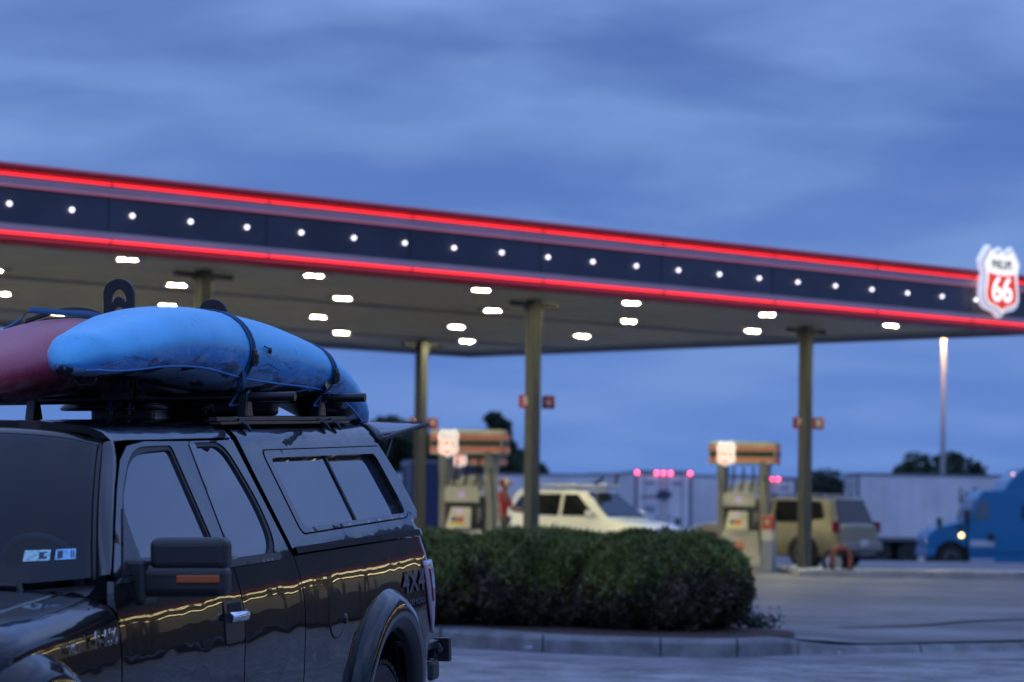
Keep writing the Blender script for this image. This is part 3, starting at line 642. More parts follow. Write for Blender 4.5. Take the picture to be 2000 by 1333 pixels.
# tail: tailgate, bumper, hitch
m = MB(); m.box(T_((0, 6.165, .98)), (1.60, .05, .74)); m.obj('tailgate', paint, trk, bevel=.02)
m = MB(); m.box(T_((0, 6.30, .58)), (1.86, .20, .17)); b_ = m.obj('rear_bumper', chrome, trk, bevel=.04, seg=4)
m = MB(); m.box(T_((0.93, 6.32, .60)), (.05, .16, .12)); q = m.obj('bumper_end', trim, trk, bevel=.03); q.parent = b_
m = MB(); m.box(T_((.90, 6.35, .735)), (.05, .30, .045)); m.box(T_((.94, 6.52, .70)), (.09, .05, .135)); m.box(T_((.90, 6.46, .70)), (.05, .10, .09)); m.cyl(T_((.94, 6.40, .73)), T_((.94, 6.46, .70)), .02)
m.obj('folded_step', mat('black_steel', (.02, .02, .02), .35), trk, bevel=.006)
# tail lamps wrap the corner
lampm_ = mat('lamp_clear', (.42, .30, .34), .12, coat=1.0, spec=.6); lampr = mat('lamp_red', (.25, .03, .05), .1, coat=1.0)
for sg_ in (1, -1):
    m = MB(); rows = []
    for z, u0 in ((1.235, 5.935), (1.20, 5.94), (1.10, 5.96), (1.0, 5.99), (.92, 6.035), (.86, 6.085), (.825, 6.125)):
        r = []
        for q in np.linspace(0, 1, 8):
            u = u0+(6.205-u0)*q; v, zz = SEC(min(u, 6.17), z); bul = .022*math.sin(PI*min(1, q*.9+.1))
            r.append(T_((sg_*(v+bul-(.10*max(0, q-.8)/.2)), u, z)))
        rows.append(r)
    m.grid(rows); lo_ = m.obj('tail_lamp', lampm_, trk, auto=1.2, solid=.012)
    m = MB(); rows = []
    for z in (1.19, 1.15, 1.08, 1.01):
        rows.append([T_((sg_*(SEC(min(u, 6.17), z)[0]+.027-(.03 if u > 6.14 else 0)), u, z)) for u in (5.985+(1.19-z)*.18, 6.06, 6.12, 6.165)])
    m.grid(rows); q = m.obj('red_lens', lampr, trk, solid=.006); q.parent = lo_
# wheel flares
def flare(cx, cz, name='wheel_flare', sec=SEC):
    for sg_ in (1, -1):
        prof = [(.455, -.05), (.455, .035), (.462, .052), (.50, .064), (.515, .072), (.55, .078), (.59, .070), (.625, .045), (.65, .018), (.668, -.012)]
        m = MB(); rows = []
        for a in np.linspace(-.22, PI+.22, 40):
            r = []
            for rr, off in prof:
                k = 1.0+.02*math.sin(a); u = cx-rr*math.cos(a)*(1.0 if math.cos(a) > 0 else 1.02); z = cz+rr*math.sin(a)*k
                v, z2 = sec(u, min(max(z, .4), 1.2)); tuck = 1.0
                r.append(T_((sg_*(v+off*tuck), u, z)))
            rows.append(r)
        m.grid([[r[i] for i in range(4, len(prof))] for r in rows]); fo = m.obj(name, paint, trk, smooth=True)
        m2 = MB(); m2.grid([[r[i] for i in range(0, 5)] for r in rows]); q = m2.obj('flare_lip', trim, trk, smooth=True); q.parent = fo
flare(RW, RZ+.02); flare(FW, RZ+.05, sec=FSEC)
# wheels
tyre = mat('tyre_rubber', (.018, .018, .018), .75, var=.2, scale=30); alloy = mat('alloy', (.35, .36, .38), .3, metal=1.0)
def wheel(parent, loc, R, w, rim_r, mtr=tyre, mr=None, treads=44, M=None, spokes=6):
    M = Matrix.Translation(loc) @ (Matrix.Rotation(-PI/2, 4, 'Z') if M is None else M)     # axle along x
    m = MB(); m.lathe([(rim_r, -w/2+.01), (rim_r+.04, -w/2), (R-.05, -w/2+.005), (R-.012, -w/2+.035), (R-.012, w/2-.035), (R-.05, w/2-.005), (rim_r+.04, w/2), (rim_r, w/2-.01)], 48, M)
    for k in range(treads):
        a = 2*PI*k/treads
        for yy, ww in ((-.32*w, .25*w), (0, .28*w), (.32*w, .25*w)):
            m.box(((R-.006)*math.cos(a+yy), yy, (R-.006)*math.sin(a+yy)), (.022, ww, R*2*PI/treads*.62), M @ Matrix.Rotation(0, 4, 'Y') if False else M @ Matrix.Rotation(-(a+yy), 4, 'Y') @ Matrix.Translation((0, 0, 0)) @ Matrix.Translation(Vector((R-.006, yy, 0))-Vector(((R-.006)*math.cos(a+yy), yy, (R-.006)*math.sin(a+yy))))) if treads > 0 else None
    t = m.obj('wheel', mtr, parent, auto=.6)
    for sgn in (1,):
        m = MB(); m.lathe([(rim_r, -w/2+.02), (rim_r-.02, -w/2+.03), (rim_r-.03, w/2-.03), (rim_r-.015, w/2-.006), (rim_r, w/2-.012)], 32, M)
        for k in range(spokes):
            a = 2*PI*k/spokes; m.box((rim_r*.5, w/2-.06, 0), (rim_r*.95, .05, rim_r*.22), M @ Matrix.Rotation(a, 4, 'Y'))
        m.cyl((0, w/2-.10, 0), (0, w/2-.03, 0), .07, 16, M); m.cyl((0, -.03, 0), (0, -.01, 0), rim_r-.02, 24, M)
        q = m.obj('rim', mr or alloy, parent, auto=.6); q.parent = t
    return t
ROTL = Matrix.Rotation(-PI/2, 4, 'Z')
for u in (FW, RW):
    wheel(trk, T_((.84, u, .34)), .405, .27, .23, M=Matrix.Rotation(-PI/2, 4, 'Z')); wheel(trk, T_((-.84, u, .34)), .405, .27, .23, M=Matrix.Rotation(PI/2, 4, 'Z'))
for sg_ in (1, -1):
    for u, cz in ((RW, RZ), (FW, RZ+.03)):
        m = MB(); P = [[T_((sg_*x, u-.52*math.cos(a), cz+.50*math.sin(a)+.0)) for x in (.60, .75, .90)] for a in np.linspace(-.1, PI+.1, 20)]; m.grid(P); m.obj('wheel_well', dark, trk)
# nose
m = MB(); m.box(T_((0, .03, .80)), (1.55, .06, .42)); m.box(T_((0, .03, 1.13)), (1.45, .05, .18)); m.obj('grille', trim, trk, bevel=.02)
m = MB(); m.box(T_((0, -.06, .55)), (1.85, .2, .22)); m.obj('front_bumper', chrome, trk, bevel=.05, seg=3)
for x in (-.72, .72): m = MB(); m.box(T_((x, .06, 1.02)), (.28, .1, .26)); m.obj('headlight', lampm_, trk, bevel=.03)
# door handle with chrome grip, fuel flap, badge, decals
def sidebox(name, u0, u1, z0, z1, mt, off=.0, rim=.02, r=.02, side=1, parent=None): return panel(name, rounded([(u0, z0), (u1, z0), (u1, z1), (u0, z1)], r), mt, parent, off=off, rim=rim, mirror=False, side=side, d=.02)
dh = sidebox('door_handle', 2.645, 2.895, 1.030, 1.222, trim, .005, r=.03)
hm = MB(); P = []
for u in np.linspace(2.665, 2.885, 9):
    b = .034*math.sin(PI*(u-2.64)/.27)+.012; v, z = SEC(u, 1.15); P.append([T_((v+b, u, 1.128)), T_((v+b+.012, u, 1.135)), T_((v+b+.014, u, 1.155)), T_((v+b+.004, u, 1.166)), T_((v+b-.01, u, 1.166))])
hm.grid(P); hm.obj('chrome_grip', chrome, dh, smooth=True, solid=.01)
sidebox('handle_shade', 2.69, 2.86, 1.165, 1.205, dark, .008, .004, .015, parent=dh)  # flat black plate stands for the shade inside the finger recess
text('MSTR', .026, 'keypad_mark', mat('pale_print', (.35, .36, .4), .4), dh, Matrix.Translation(T_((1.012, 2.80, 1.075))) @ Matrix.Rotation(PI/2, 4, 'Z') @ RX90, .001) if False else None
fp = [(4.30+.125*math.cos(a), 1.055+.118*math.sin(a)) for a in np.linspace(0, 2*PI, 40)[:-1]]
ff = panel('fuel_flap', fp, paint, off=.004, mirror=False, rim=.012, d=.02)
panel('fuel_flap_gap', [(4.30+.134*math.cos(a), 1.055+.127*math.sin(a)) for a in np.linspace(0, 2*PI, 40)[:-1]], rubber, ff, off=.0025, mirror=False, rim=.01, d=.02)
m = MB(); m.sphere(T_((1.004, 4.43, 1.02)), .022, (.5, 1, 1.3)); m.obj('flap_catch', paint, ff, smooth=True)
def side_text(s, u, z, size, name, mt, v, par=trk, **k):   # reads from the truck's left side
    return text(s, size, name, mt, par, Matrix.Translation(T_((v, u, z))) @ Matrix.Rotation(PI/2, 4, 'Z') @ RX90, .0012, **k)
side_text('F-150', 1.22, 1.165, .088, 'chrome_badge', chrome, 1.012, bold=.003, shear=.12, sx=1.25)
side_text('XLT', .90, 1.15, .05, 'chrome_badge', chrome, 1.010, bold=.001, sx=1.3)
dec = mat('dull_grey_decal', (.085, .09, .11), .5)
side_text('4X4', 5.705, 1.13, .165, 'decal', dec, 1.0045, bold=.002, sx=1.55)
side_text('OFF ROAD', 5.765, 1.022, .046, 'decal', dec, 1.0045, sx=1.3)
# mirrors
for sg_ in (1, -1):
    m = MB(); U1 = 1.75
    m.box(T_((sg_*1.10, U1, 1.362)), (.475, .105, .128)); m.box(T_((sg_*1.172, U1+.005, 1.472)), (.335, .105, .135)); 
    mi = m.obj('tow_mirror', trim, trk, bevel=.034, seg=4)
    m = MB(); m.box(T_((sg_*1.10, U1-.001, 1.383)), (.45, .106, .004)); q = m.obj('mirror_seam', rubber, trk); q.parent = mi
    m = MB(); m.box(T_((sg_*.93, U1+.01, 1.36)), (.13, .16, .19));  q = m.obj('mirror_arm', trim, trk, bevel=.02, seg=3); q.parent = mi
    m = MB(); m.box(T_((sg_*1.222, U1-.054, 1.372)), (.185, .014, .032)); q = m.obj('amber_marker', mat('amber_lens', (.42, .085, .012), .25, coat=.5), trk, bevel=.004); q.parent = mi
    m = MB(); m.box(T_((sg_*1.17, U1+.055, 1.47)), (.29, .006, .11)); m.box(T_((sg_*1.17, U1+.055, 1.345)), (.29, .006, .07)); q = m.obj('mirror_glass', chrome, trk); q.parent = mi
# open rear hatch of the shell
m = MB(); rows = []
for a in np.linspace(-1, 1, 31):
    s_a = abs(a); t = TMAX-(TMAX-1.90)*s_a; v, z = SEC(6.1, t); far = Vector((a*.735, 7.00, 1.992+.012*(1-s_a**2)))
    near = Vector((math.copysign(v, a) if a else 0, 6.15+.03*s_a, z+.004)); rows.append([T_(near.lerp(far, q)) for q in np.linspace(0, 1, 8)])
m.grid(rows); ht = m.obj('rear_hatch', tint, trk, smooth=True, solid=.012)
m = MB(); m.tube([r[0] for r in rows], .011, 6)
for r in (rows[0], rows[-1]): m.tube(r, .014, 6)
m.tube([r[-1] for r in rows], .013, 6); q = m.obj('hatch_frame', rubber, trk, smooth=True); q.parent = ht
for x in (-.66, .66): m = MB(); m.tube([T_((x, 6.20, 1.66)), T_((x, 6.52, 1.95))], .011, 8); q = m.obj('gas_strut', trim, trk); q.parent = ht
# ---- rack on the roof
rackm = mat('rack_black', (.012, .012, .014), .35)
for x in (.565, -.565):
    m = MB(); m.box(T_((x, 4.785, 2.030)), (.045, 2.12, .022)); m.box(T_((x+.012*(1 if x > 0 else -1), 4.785, 2.010)), (.06, 2.12, .016)); tr = m.obj('roof_track', rackm, trk, bevel=.004)
    for u in (4.05, 5.35, 5.55):
        m = MB(); sgx = 1 if x > 0 else -1; m.tube([T_((x+sgx*.02, u, 2.018)), T_((x+sgx*.055, u+.01, 2.0)), T_((x+sgx*.078, u+.015, 1.968))], [.018, .016, .008], 6); q = m.obj('track_clip', rackm, trk); q.parent = tr
for u in (4.20, 5.41):
    m = MB(); m.cyl(T_((-.84, u, 2.142)), T_((.83, u, 2.139)), .0235, 14); br = m.obj('roof_bar', rackm, trk, smooth=False, auto=.6)
    for x in (.565, -.565):
        m = MB(); m.prism([(-.06, 0), (.06, 0), (.032, .075), (.028, .125), (-.028, .125), (-.035, .075)], .055, Matrix.Translation(T_((x, u, 2.04))) @ Matrix.Rotation(PI/2, 4, 'Z')); q = m.obj('bar_foot', rackm, trk, bevel=.008); q.parent = br
# upright kayak post: flat loop with two arched holes
def loop_post(u, x, top, name='kayak_post'):
    W2 = .082; H = top-2.15
    out = [(-W2, 0), (-W2, H-.07)]+[(W2*math.cos(a)*1.0, H-.07+.07*math.sin(a)) for a in np.linspace(PI*.86, PI*.14, 9)]+[(W2, H-.07), (W2, 0)]
    h1 = [(.042*math.cos(a), H-.115+.062*math.sin(a)) for a in np.linspace(PI, 0, 9)]+[(.030*math.cos(a), H-.118+.028*math.sin(a)) for a in np.linspace(0, PI, 7)]
    h2 = [(.055, .06), (.055, H-.26)]+[(.055*math.cos(a), H-.26+.12*math.sin(a)) for a in np.linspace(0.15, PI-.15, 11)]+[(-.055, H-.26), (-.055, .06)]
    vs = [Vector(p) for p in out]; ed = [(i, (i+1) % len(out)) for i in range(len(out))]
    for h in (h1, h2): o = len(vs); vs += [Vector(p) for p in h]; ed += [(o+i, o+(i+1) % len(h)) for i in range(len(h))]
    V2, E2, F2, *_ = delaunay_2d_cdt(vs, ed, [], 0, 1e-5)
    fs = [f for f in F2 if inside(sum((V2[i] for i in f), Vector((0, 0)))/len(f), out) and not any(inside(sum((V2[i] for i in f), Vector((0, 0)))/len(f), h) for h in (h1, h2))]
    cnt = {}
    for f in fs:
        for i in range(len(f)): k = (min(f[i], f[(i+1) % len(f)]), max(f[i], f[(i+1) % len(f)])); cnt[k] = cnt.get(k, 0)+1
    m = MB(); nV = len(V2); th = .013
    a = [(q.x+x, u-th-OFF.y, q.y+2.15) for q in V2]; b = [(q.x+x, u+th-OFF.y, q.y+2.15) for q in V2]
    m.add(a+b, [tuple(f) for f in fs]+[tuple(i+nV for i in reversed(f)) for f in fs]+[(i, j_, j_+nV, i+nV) for (i, j_), k in cnt.items() if k == 1])
    m.box((x, u-OFF.y, 2.165), (.17, .09, .06)); m.box((x, u-OFF.y-.03, 2.195), (.13, .03, .05))
    for q in (-.05, .05): m.cyl((x+q, u-OFF.y, 2.06), (x+q, u-OFF.y, 2.14), .008, 8); m.cyl((x+q, u-OFF.y, 2.085), (x+q, u-OFF.y, 2.10), .026, 8)
    return m.obj(name, rackm, trk, bevel=.003)
loop_post(4.20, -.095, 2.748); loop_post(5.41, -.03, 2.690)
# ================================================================== kayaks carried hull-up on the bars
def kayak_mat(name, main, side_shade, scuff, pale, w=0.5):
    m = bpy.data.materials.new(name); m.use_nodes = True; nt = m.node_tree; b = nt.nodes['Principled BSDF']; L = nt.links.new
    tcn = nt.nodes.new('ShaderNodeTexCoord'); at = nt.nodes.new('ShaderNodeAttribute'); at.attribute_name = 'zone'
    def noise(sc, det=6, rough=.6, st=(1, 1, 1), dist=0):
        mp = nt.nodes.new('ShaderNodeMapping'); mp.inputs['Scale'].default_value = st; L(tcn.outputs['Object'], mp.inputs[0])
        z = nt.nodes.new('ShaderNodeTexNoise'); z.inputs['Scale'].default_value = sc; z.inputs['Detail'].default_value = det; z.inputs['Roughness'].default_value = rough; z.inputs['Distortion'].default_value = dist; L(mp.outputs[0], z.inputs['Vector']); return z.outputs['Fac']
    def ramp(f, a, b2):
        r = nt.nodes.new('ShaderNodeMapRange'); r.inputs[1].default_value = a; r.inputs[2].default_value = b2; r.clamp = True; L(f, r.inputs[0]); return r.outputs[0]
    def mul(a, c):
        x = nt.nodes.new('ShaderNodeMath'); x.operation = 'MULTIPLY'; L(a, x.inputs[0])
        if isinstance(c, float): x.inputs[1].default_value = c
        else: L(c, x.inputs[1])
        return x.outputs[0]
    def mix(f, a, c):
        x = nt.nodes.new('ShaderNodeMix'); x.data_type = 'RGBA'; L(f, x.inputs[0])
        for i, q in ((6, a), (7, c)):
            if isinstance(q, tuple): x.inputs[i].default_value = (*q, 1)
            else: L(q, x.inputs[i])
        return x.outputs[2]
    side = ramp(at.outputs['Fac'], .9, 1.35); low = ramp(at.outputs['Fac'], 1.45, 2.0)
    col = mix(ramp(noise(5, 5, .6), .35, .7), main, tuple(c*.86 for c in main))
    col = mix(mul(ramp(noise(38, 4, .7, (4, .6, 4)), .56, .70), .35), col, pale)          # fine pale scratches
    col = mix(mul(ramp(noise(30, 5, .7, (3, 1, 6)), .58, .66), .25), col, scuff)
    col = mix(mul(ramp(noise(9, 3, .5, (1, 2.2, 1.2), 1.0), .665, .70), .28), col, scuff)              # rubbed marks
    col = mix(side, col, mix(mul(ramp(noise(7, 6, .7, (1, .8, 1.8), .8), .50, .60), .45), side_shade, pale))  # sides get a darker plastic: their shade is put into the colour
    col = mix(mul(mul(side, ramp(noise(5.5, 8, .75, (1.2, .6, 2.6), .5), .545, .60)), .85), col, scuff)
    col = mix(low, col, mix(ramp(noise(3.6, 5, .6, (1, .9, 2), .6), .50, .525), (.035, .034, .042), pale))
    L(col, b.inputs['Base Color']); b.inputs['Roughness'].default_value = .36; b.inputs['Specular IOR Level'].default_value = .45
    bp = nt.nodes.new('ShaderNodeBump'); bp.inputs['Strength'].default_value = .25; bp.inputs['Distance'].default_value = .004; L(noise(60, 4, .6, (2, .5, 2)), bp.inputs['Height']); L(bp.outputs[0], b.inputs['Normal'])
    return m
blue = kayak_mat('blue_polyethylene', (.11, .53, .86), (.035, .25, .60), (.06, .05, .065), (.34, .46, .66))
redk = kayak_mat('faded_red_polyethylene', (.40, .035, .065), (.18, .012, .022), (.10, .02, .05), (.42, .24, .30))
KS = [(-.0, 0.0), (.18, .004), (.36, .018), (.54, .05), (.70, .11), (.84, .20), (.93, .31), (.985, .42), (1.0, .50), (.99, .58), (.965, .67), (.92, .76), (.85, .84), (.74, .90), (.55, .95), (.30, .985), (0, 1.0)]
KZ = [0, 0, 0, .1, .2, .4, .6, .8, .95, 1.15, 1.3, 1.5, 1.7, 2, 2, 2, 2]
ST = [(2.560, .285, 2.300, .012, .030), (2.575, .286, 2.335, .050, .085), (2.615, .288, 2.375, .092, .140), (2.69, .29, 2.425, .138, .195), (2.80, .29, 2.445, .172, .222), (3.0, .29, 2.485, .218, .258), (3.3, .29, 2.542, .262, .302), (3.7, .29, 2.582, .298, .352), (4.2, .29, 2.580, .318, .398),
      (4.7, .31, 2.550, .320, .392), (5.1, .335, 2.502, .312, .352), (5.5, .36, 2.432, .295, .300), (5.85, .38, 2.342, .258, .268), (6.1, .395, 2.262, .220, .248), (6.3, .405, 2.180, .178, .215), (6.44, .41, 2.105, .125, .150), (6.51, .41, 2.055, .065, .085), (6.53, .41, 2.03, .012, .03)]
def station(u, st):
    us = [s[0] for s in st]; P = spline([(s[1], s[2], s[3]) for s in st], 8); H = spline([(s[4], s[0], 0) for s in st], 8)
    uu = [h[1] for h in H]; i = float(np.interp(u, uu, range(len(uu)))); k = min(int(i), len(P)-2); f = i-k
    p = P[k].lerp(P[k+1], f); h = H[k].lerp(H[k+1], f)[0]; return p[0], p[1], p[2], h
def ksec(u, st, off=0.0, mir=1):          # closed half sections joined: list of (v, z)
    cv, zc, hw, H = station(u, st)
    pts = [(a*hw, -b*H) for a, b in KS]; out = pts+[(-a, b) for a, b in reversed(pts[1:-1])]
    if off:
        n_ = []; m = len(out)
        for i in range(m):
            a = Vector(out[i-1]); b = Vector(out[(i+1) % m]); t = (b-a); t = t.normalized() if t.length else Vector((1, 0)); n_.append((out[i][0]-t.y*off*-1*-1, out[i][1]+t.x*off))
        out = [(p[0]+(Vector(out[(i+1) % m])-Vector(out[i-1])).normalized().y*-off, p[1]+(Vector(out[(i+1) % m])-Vector(out[i-1])).normalized().x*off) for i, p in enumerate(out)]
    return [(cv+a, zc+b) for a, b in out]
def kayak(name, st, m_, lab, mir=False):
    o0 = Vector((st[8][1], 4.5, 2.15)); r = tref(name, 4.5, lab, 'kayak', v=st[8][1], z=2.15)
    us = sorted(set([round(x, 4) for x in np.concatenate([np.linspace(st[i][0], st[i+1][0], 7) for i in range(len(st)-1)])]))
    rows = [[(v-o0.x, u-o0.y, z-o0.z) for v, z in ksec(u, st)] for u in us]
    m = MB(); m.grid([rw+[rw[0]] for rw in rows]); nn = len(rows[0])+1; k0 = len(rows)-1
    m.f += [tuple(range(nn-1)), tuple(k0*nn+i for i in reversed(range(nn-1)))]
    hull = m.obj('hull', m_, r, smooth=True)
    zone = KZ+[z for z in reversed(KZ[1:-1])]+[0]
    at = hull.data.attributes.new('zone', 'FLOAT', 'POINT'); at.data.foreach_set('value', [float(z) for _ in rows for z in zone])
    bm = bmesh.new(); bm.from_mesh(hull.data); bmesh.ops.remove_doubles(bm, verts=bm.verts, dist=1e-5)
    bmesh.ops.recalc_face_normals(bm, faces=bm.faces)
    bm.to_mesh(hull.data); bm.free()
    for p in hull.data.polygons: p.use_smooth = True
    cv, zc, hw, H = station(4.75, st)
    m = MB(); m.tube([(cv-o0.x+.235*math.cos(a), 4.80-o0.y+.42*math.sin(a)*(1.1 if math.sin(a) > 0 else .9), zc-H-.03-o0.z) for a in np.linspace(0, 2*PI, 41)[:-1]], .014, 8, closed=True)
    m.grid([[(cv-o0.x+.225*k*math.cos(a), 4.80-o0.y+.40*k*math.sin(a), zc-H+.03-o0.z-.02*k) for k in (.75, 1.0)]+[(cv-o0.x+.222*math.cos(a), 4.80-o0.y+.40*math.sin(a), zc-H-.03-o0.z)] for a in np.linspace(0, 2*PI, 41)])
    m.obj('cockpit_rim', rackm, r, smooth=True)
    m = MB(); m.box((cv-o0.x, 4.95-o0.y, zc-H-.045-o0.z), (.34, .10, .13)); m.box((cv-o0.x, 4.78-o0.y, zc-H+.0-o0.z), (.36, .36, .05)); m.obj('backrest', rackm, r, bevel=.03, seg=3)
    for u in (2.80, 6.12):
        cv, zc, hw, H = station(u, st); m = MB(); m.tube([(cv-o0.x-.05, u-o0.y, zc-H+.005-o0.z), (cv-o0.x-.03, u-o0.y, zc-H-.03-o0.z), (cv-o0.x+.03, u-o0.y, zc-H-.03-o0.z), (cv-o0.x+.05, u-o0.y, zc-H+.005-o0.z)], .009, 8); m.obj('grab_handle', rackm, r, smooth=True)
    return r, o0
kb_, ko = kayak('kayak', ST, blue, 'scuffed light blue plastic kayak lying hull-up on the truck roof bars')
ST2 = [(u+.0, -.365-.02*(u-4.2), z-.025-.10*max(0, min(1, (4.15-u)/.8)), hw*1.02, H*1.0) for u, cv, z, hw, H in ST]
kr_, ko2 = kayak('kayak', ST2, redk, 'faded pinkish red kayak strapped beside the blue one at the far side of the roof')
# side badge, upside down as the boat lies, with a small swoosh
def on_hull(u, k, st=ST, off=.004):      # k indexes the half section (float)
    cv, zc, hw, H = station(u, st); a = float(np.interp(k, range(len(KS)), [p[0] for p in KS])); b = float(np.interp(k, range(len(KS)), [p[1] for p in KS]))
    a2 = float(np.interp(k+.2, range(len(KS)), [p[0] for p in KS])); b2 = float(np.interp(k+.2, range(len(KS)), [p[1] for p in KS]))
    t = Vector(((a2-a)*hw, -(b2-b)*H)).normalized(); n2 = Vector((-t.y, t.x)); n2 = n2 if n2.x > 0 else -n2
    return Vector((cv+a*hw+n2.x*off, u, zc-b*H+n2.y*off))
bd = text('Dagger', .070, 'badge', mat('badge_ink', (.015, .015, .035), .5), kb_, None, 0, bold=-.0012, shear=.25, sx=1.5)
for v in bd.data.vertices:                # wrap the flat lettering round the side
    x, y, zz = v.co; u = 4.47-x; k = 10.9+y*13; p = on_hull(u, k); v.co = (p.x-ko.x, p.y-ko.y, p.z-ko.z)
m = MB(); m.tube([on_hull(u, k)-ko for u, k in ((4.62, 10.35), (4.56, 10.2), (4.50, 9.95), (4.44, 9.8))], .0014, 5); m.obj('swoosh', MATS['badge_ink'], kb_)
rim_m = mat('blue_rim', (.05, .26, .62), .4)
for sgn_ in (1,):
    m = MB(); m.tube([on_hull(u, 12.3, off=.002)-ko for u in np.linspace(2.62, 6.45, 60)], .006, 6); m.obj('seam_rim', rim_m, kb_, smooth=True)
m = MB(); a_ = on_hull(4.40, 7.9, off=.012)-ko; m.tube([a_+Vector((0, -.07, .02)), a_+Vector((0, .0, .012))], .004, 6); m.lathe([(.016, -.004), (.016, .006), (.007, .008)], 14, Matrix.Translation(a_+Vector((0, .02, 0))) @ Matrix.Rotation(-PI/2, 4, 'Z')); m.obj('deck_fitting', rackm, kb_)
# straps
strapm = mat('blue_webbing', (.018, .075, .17), .75, bump=.3, bscale=300); buck = mat('buckle_black', (.01, .01, .012), .45)
def ribbon(m, path, w, up):
    path = [Vector(p) for p in path]; W2 = Vector(up).normalized()*w/2; n = len(path)
    m.add([p-W2 for p in path]+[p+W2 for p in path], [(i, i+1, i+1+n, i+n) for i in range(n-1)])
def strap(st, u, lab, fro, to, twin=.045, post=None, name='tie_down_strap'):
    cv, zc, hw, H = station(u, st); o1 = Vector((cv, u, zc-H)); r = tref(name, u, lab, 'strap', v=cv, z=zc-H)
    for k, (d0, d1) in enumerate(((-.018, -.02), (-.018+twin, .02))):
        P = []
        for q in np.linspace(fro, to, 40):
            i = int(abs(q)); s = -1 if q < 0 else 1; p = on_hull(u+d0+(d1-d0)*abs(q)/16, abs(q), st, .006); P.append(Vector((cv+(p.x-cv)*s, p.y, p.z))-o1)
        P = [p for p in P]
        end = Vector((cv+hw*.72, u, 2.15))-o1; e2 = Vector((cv-hw*.8, u, 2.16))-o1
        P = [e2]+P+[end] if fro < 0 else P+[end]
        m = MB(); ribbon(m, P, .027, (0, 1, .05)); m.obj('webbing', strapm, r, smooth=True, solid=.004)
    p = on_hull(u, 9.3, st, .016)-o1; m = MB(); m.box(p, (.022, .05, .085)); m.box(p+Vector((.012, 0, -.005)), (.02, .034, .05)); m.obj('buckle', buck, r, bevel=.006)
    m = MB(); a = Vector((cv+hw*.78, u-.03, 2.20))-o1; P = spline([a+Vector((.03, 0, .10)), a+Vector((.045, -.02, 0)), a+Vector((.0, .01, -.045)), a+Vector((-.02, -.05, -.10)), a+Vector((.02, .02, -.085)), a+Vector((.05, .03, -.03))], 5)
    ribbon(m, P, .04, (.2, 1, .25)); m.obj('webbing_tail', strapm, r, smooth=True, solid=.004)
    return r
strap(ST, 4.20, 'blue strap with black buckle around the middle of the blue kayak', -11, 12.5)
s2_ = strap(ST, 5.41, 'blue strap with printed tail around the far end of the blue kayak', -11, 12.5, twin=.06)
strap(ST2, 4.20, 'blue strap lying over the red kayak at the left edge', -12, 11, twin=.06)
pr = mat('yellow_print', (.45, .42, .15), .6)
cv, zc, hw, H = station(5.41, ST); text('YAKIMA', .05, 'strap_print', pr, s2_, Matrix.Translation(Vector((cv+hw*.93, 5.40, 2.225))-Vector((cv, 5.41, zc-H))) @ Matrix.Rotation(PI/2, 4, 'Z') @ Matrix.Rotation(math.radians(80), 4, 'X') @ Matrix.Rotation(math.radians(195), 4, 'Z'), .001, bold=.001)
# loose twisted tail over the red kayak
top = lambda u, dv, dz: Vector((station(u, ST2)[0]+dv, u, station(u, ST2)[1]-max(0, abs(dv)-.1)**1.5*.75+dz))
o1 = top(4.1, 0, 0); r = tref('strap_end', 4.1, 'loose twisted end of blue strap lying on top of the red kayak', 'strap', v=o1.x, z=o1.z)
m = MB(); P = [p-o1 for p in spline([top(4.05, -.30, .02), top(4.05, -.20, .03), top(4.0, -.14, .055), top(4.02, -.08, .045), top(4.08, .02, .03), top(4.12, .14, .025), top(4.12, .24, .03)], 6)]
ribbon(m, P, .05, (.1, .8, .55)); m.obj('webbing', strapm, r, smooth=True, solid=.004)
m = MB(); P = [p-o1 for p in spline([top(4.15, -.22, .02), top(4.15, -.05, .035), top(4.15, .12, .035), top(4.15, .27, .02)], 6)]
ribbon(m, P, .03, (0, .5, .8)); m.obj('black_webbing', mat('black_web', (.01, .01, .014), .8), r, smooth=True, solid=.004)
# ================================================================== hedge, litter
def leaf_mesh(name, pts, size, m, parent=None, stretch=2.2, up=.5, seed=3, smooth=False):
    r = np.random.default_rng(seed); n = len(pts); pts = np.asarray(pts)
    d = r.normal(size=(n, 3)); d[:, 2] = d[:, 2]*.6+up; d /= np.linalg.norm(d, axis=1)[:, None]
    e = np.cross(d, r.normal(size=(n, 3))); e /= np.linalg.norm(e, axis=1)[:, None]
    s = (size*(.6+.8*r.random(n)))[:, None]; a = d*s*stretch*.5; b = e*s*.5
    V = np.concatenate([pts-a*.6, pts+b*.9, pts+a*1.2, pts-b*.9], 1).reshape(-1, 3)
    me = bpy.data.meshes.new(name); me.vertices.add(4*n); me.vertices.foreach_set('co', V.ravel())
    me.loops.add(4*n); me.loops.foreach_set('vertex_index', np.arange(4*n, dtype=np.int32)); me.polygons.add(n)
    me.polygons.foreach_set('loop_start', np.arange(0, 4*n, 4, dtype=np.int32)); me.update(calc_edges=True); me.materials.append(m)
    o = bpy.data.objects.new(name, me); C.objects.link(o)
    if parent is not None: o.parent = parent
    return o
leafg = mat('hedge_leaf', (.072, .092, .015), .7, col2=(.16, .18, .032), scale=2.2, lo=.35, hi=.65)
leafb = mat('hedge_dry_twig', (.048, .038, .022), .8, col2=(.10, .075, .042), scale=3, lo=.35, hi=.65)
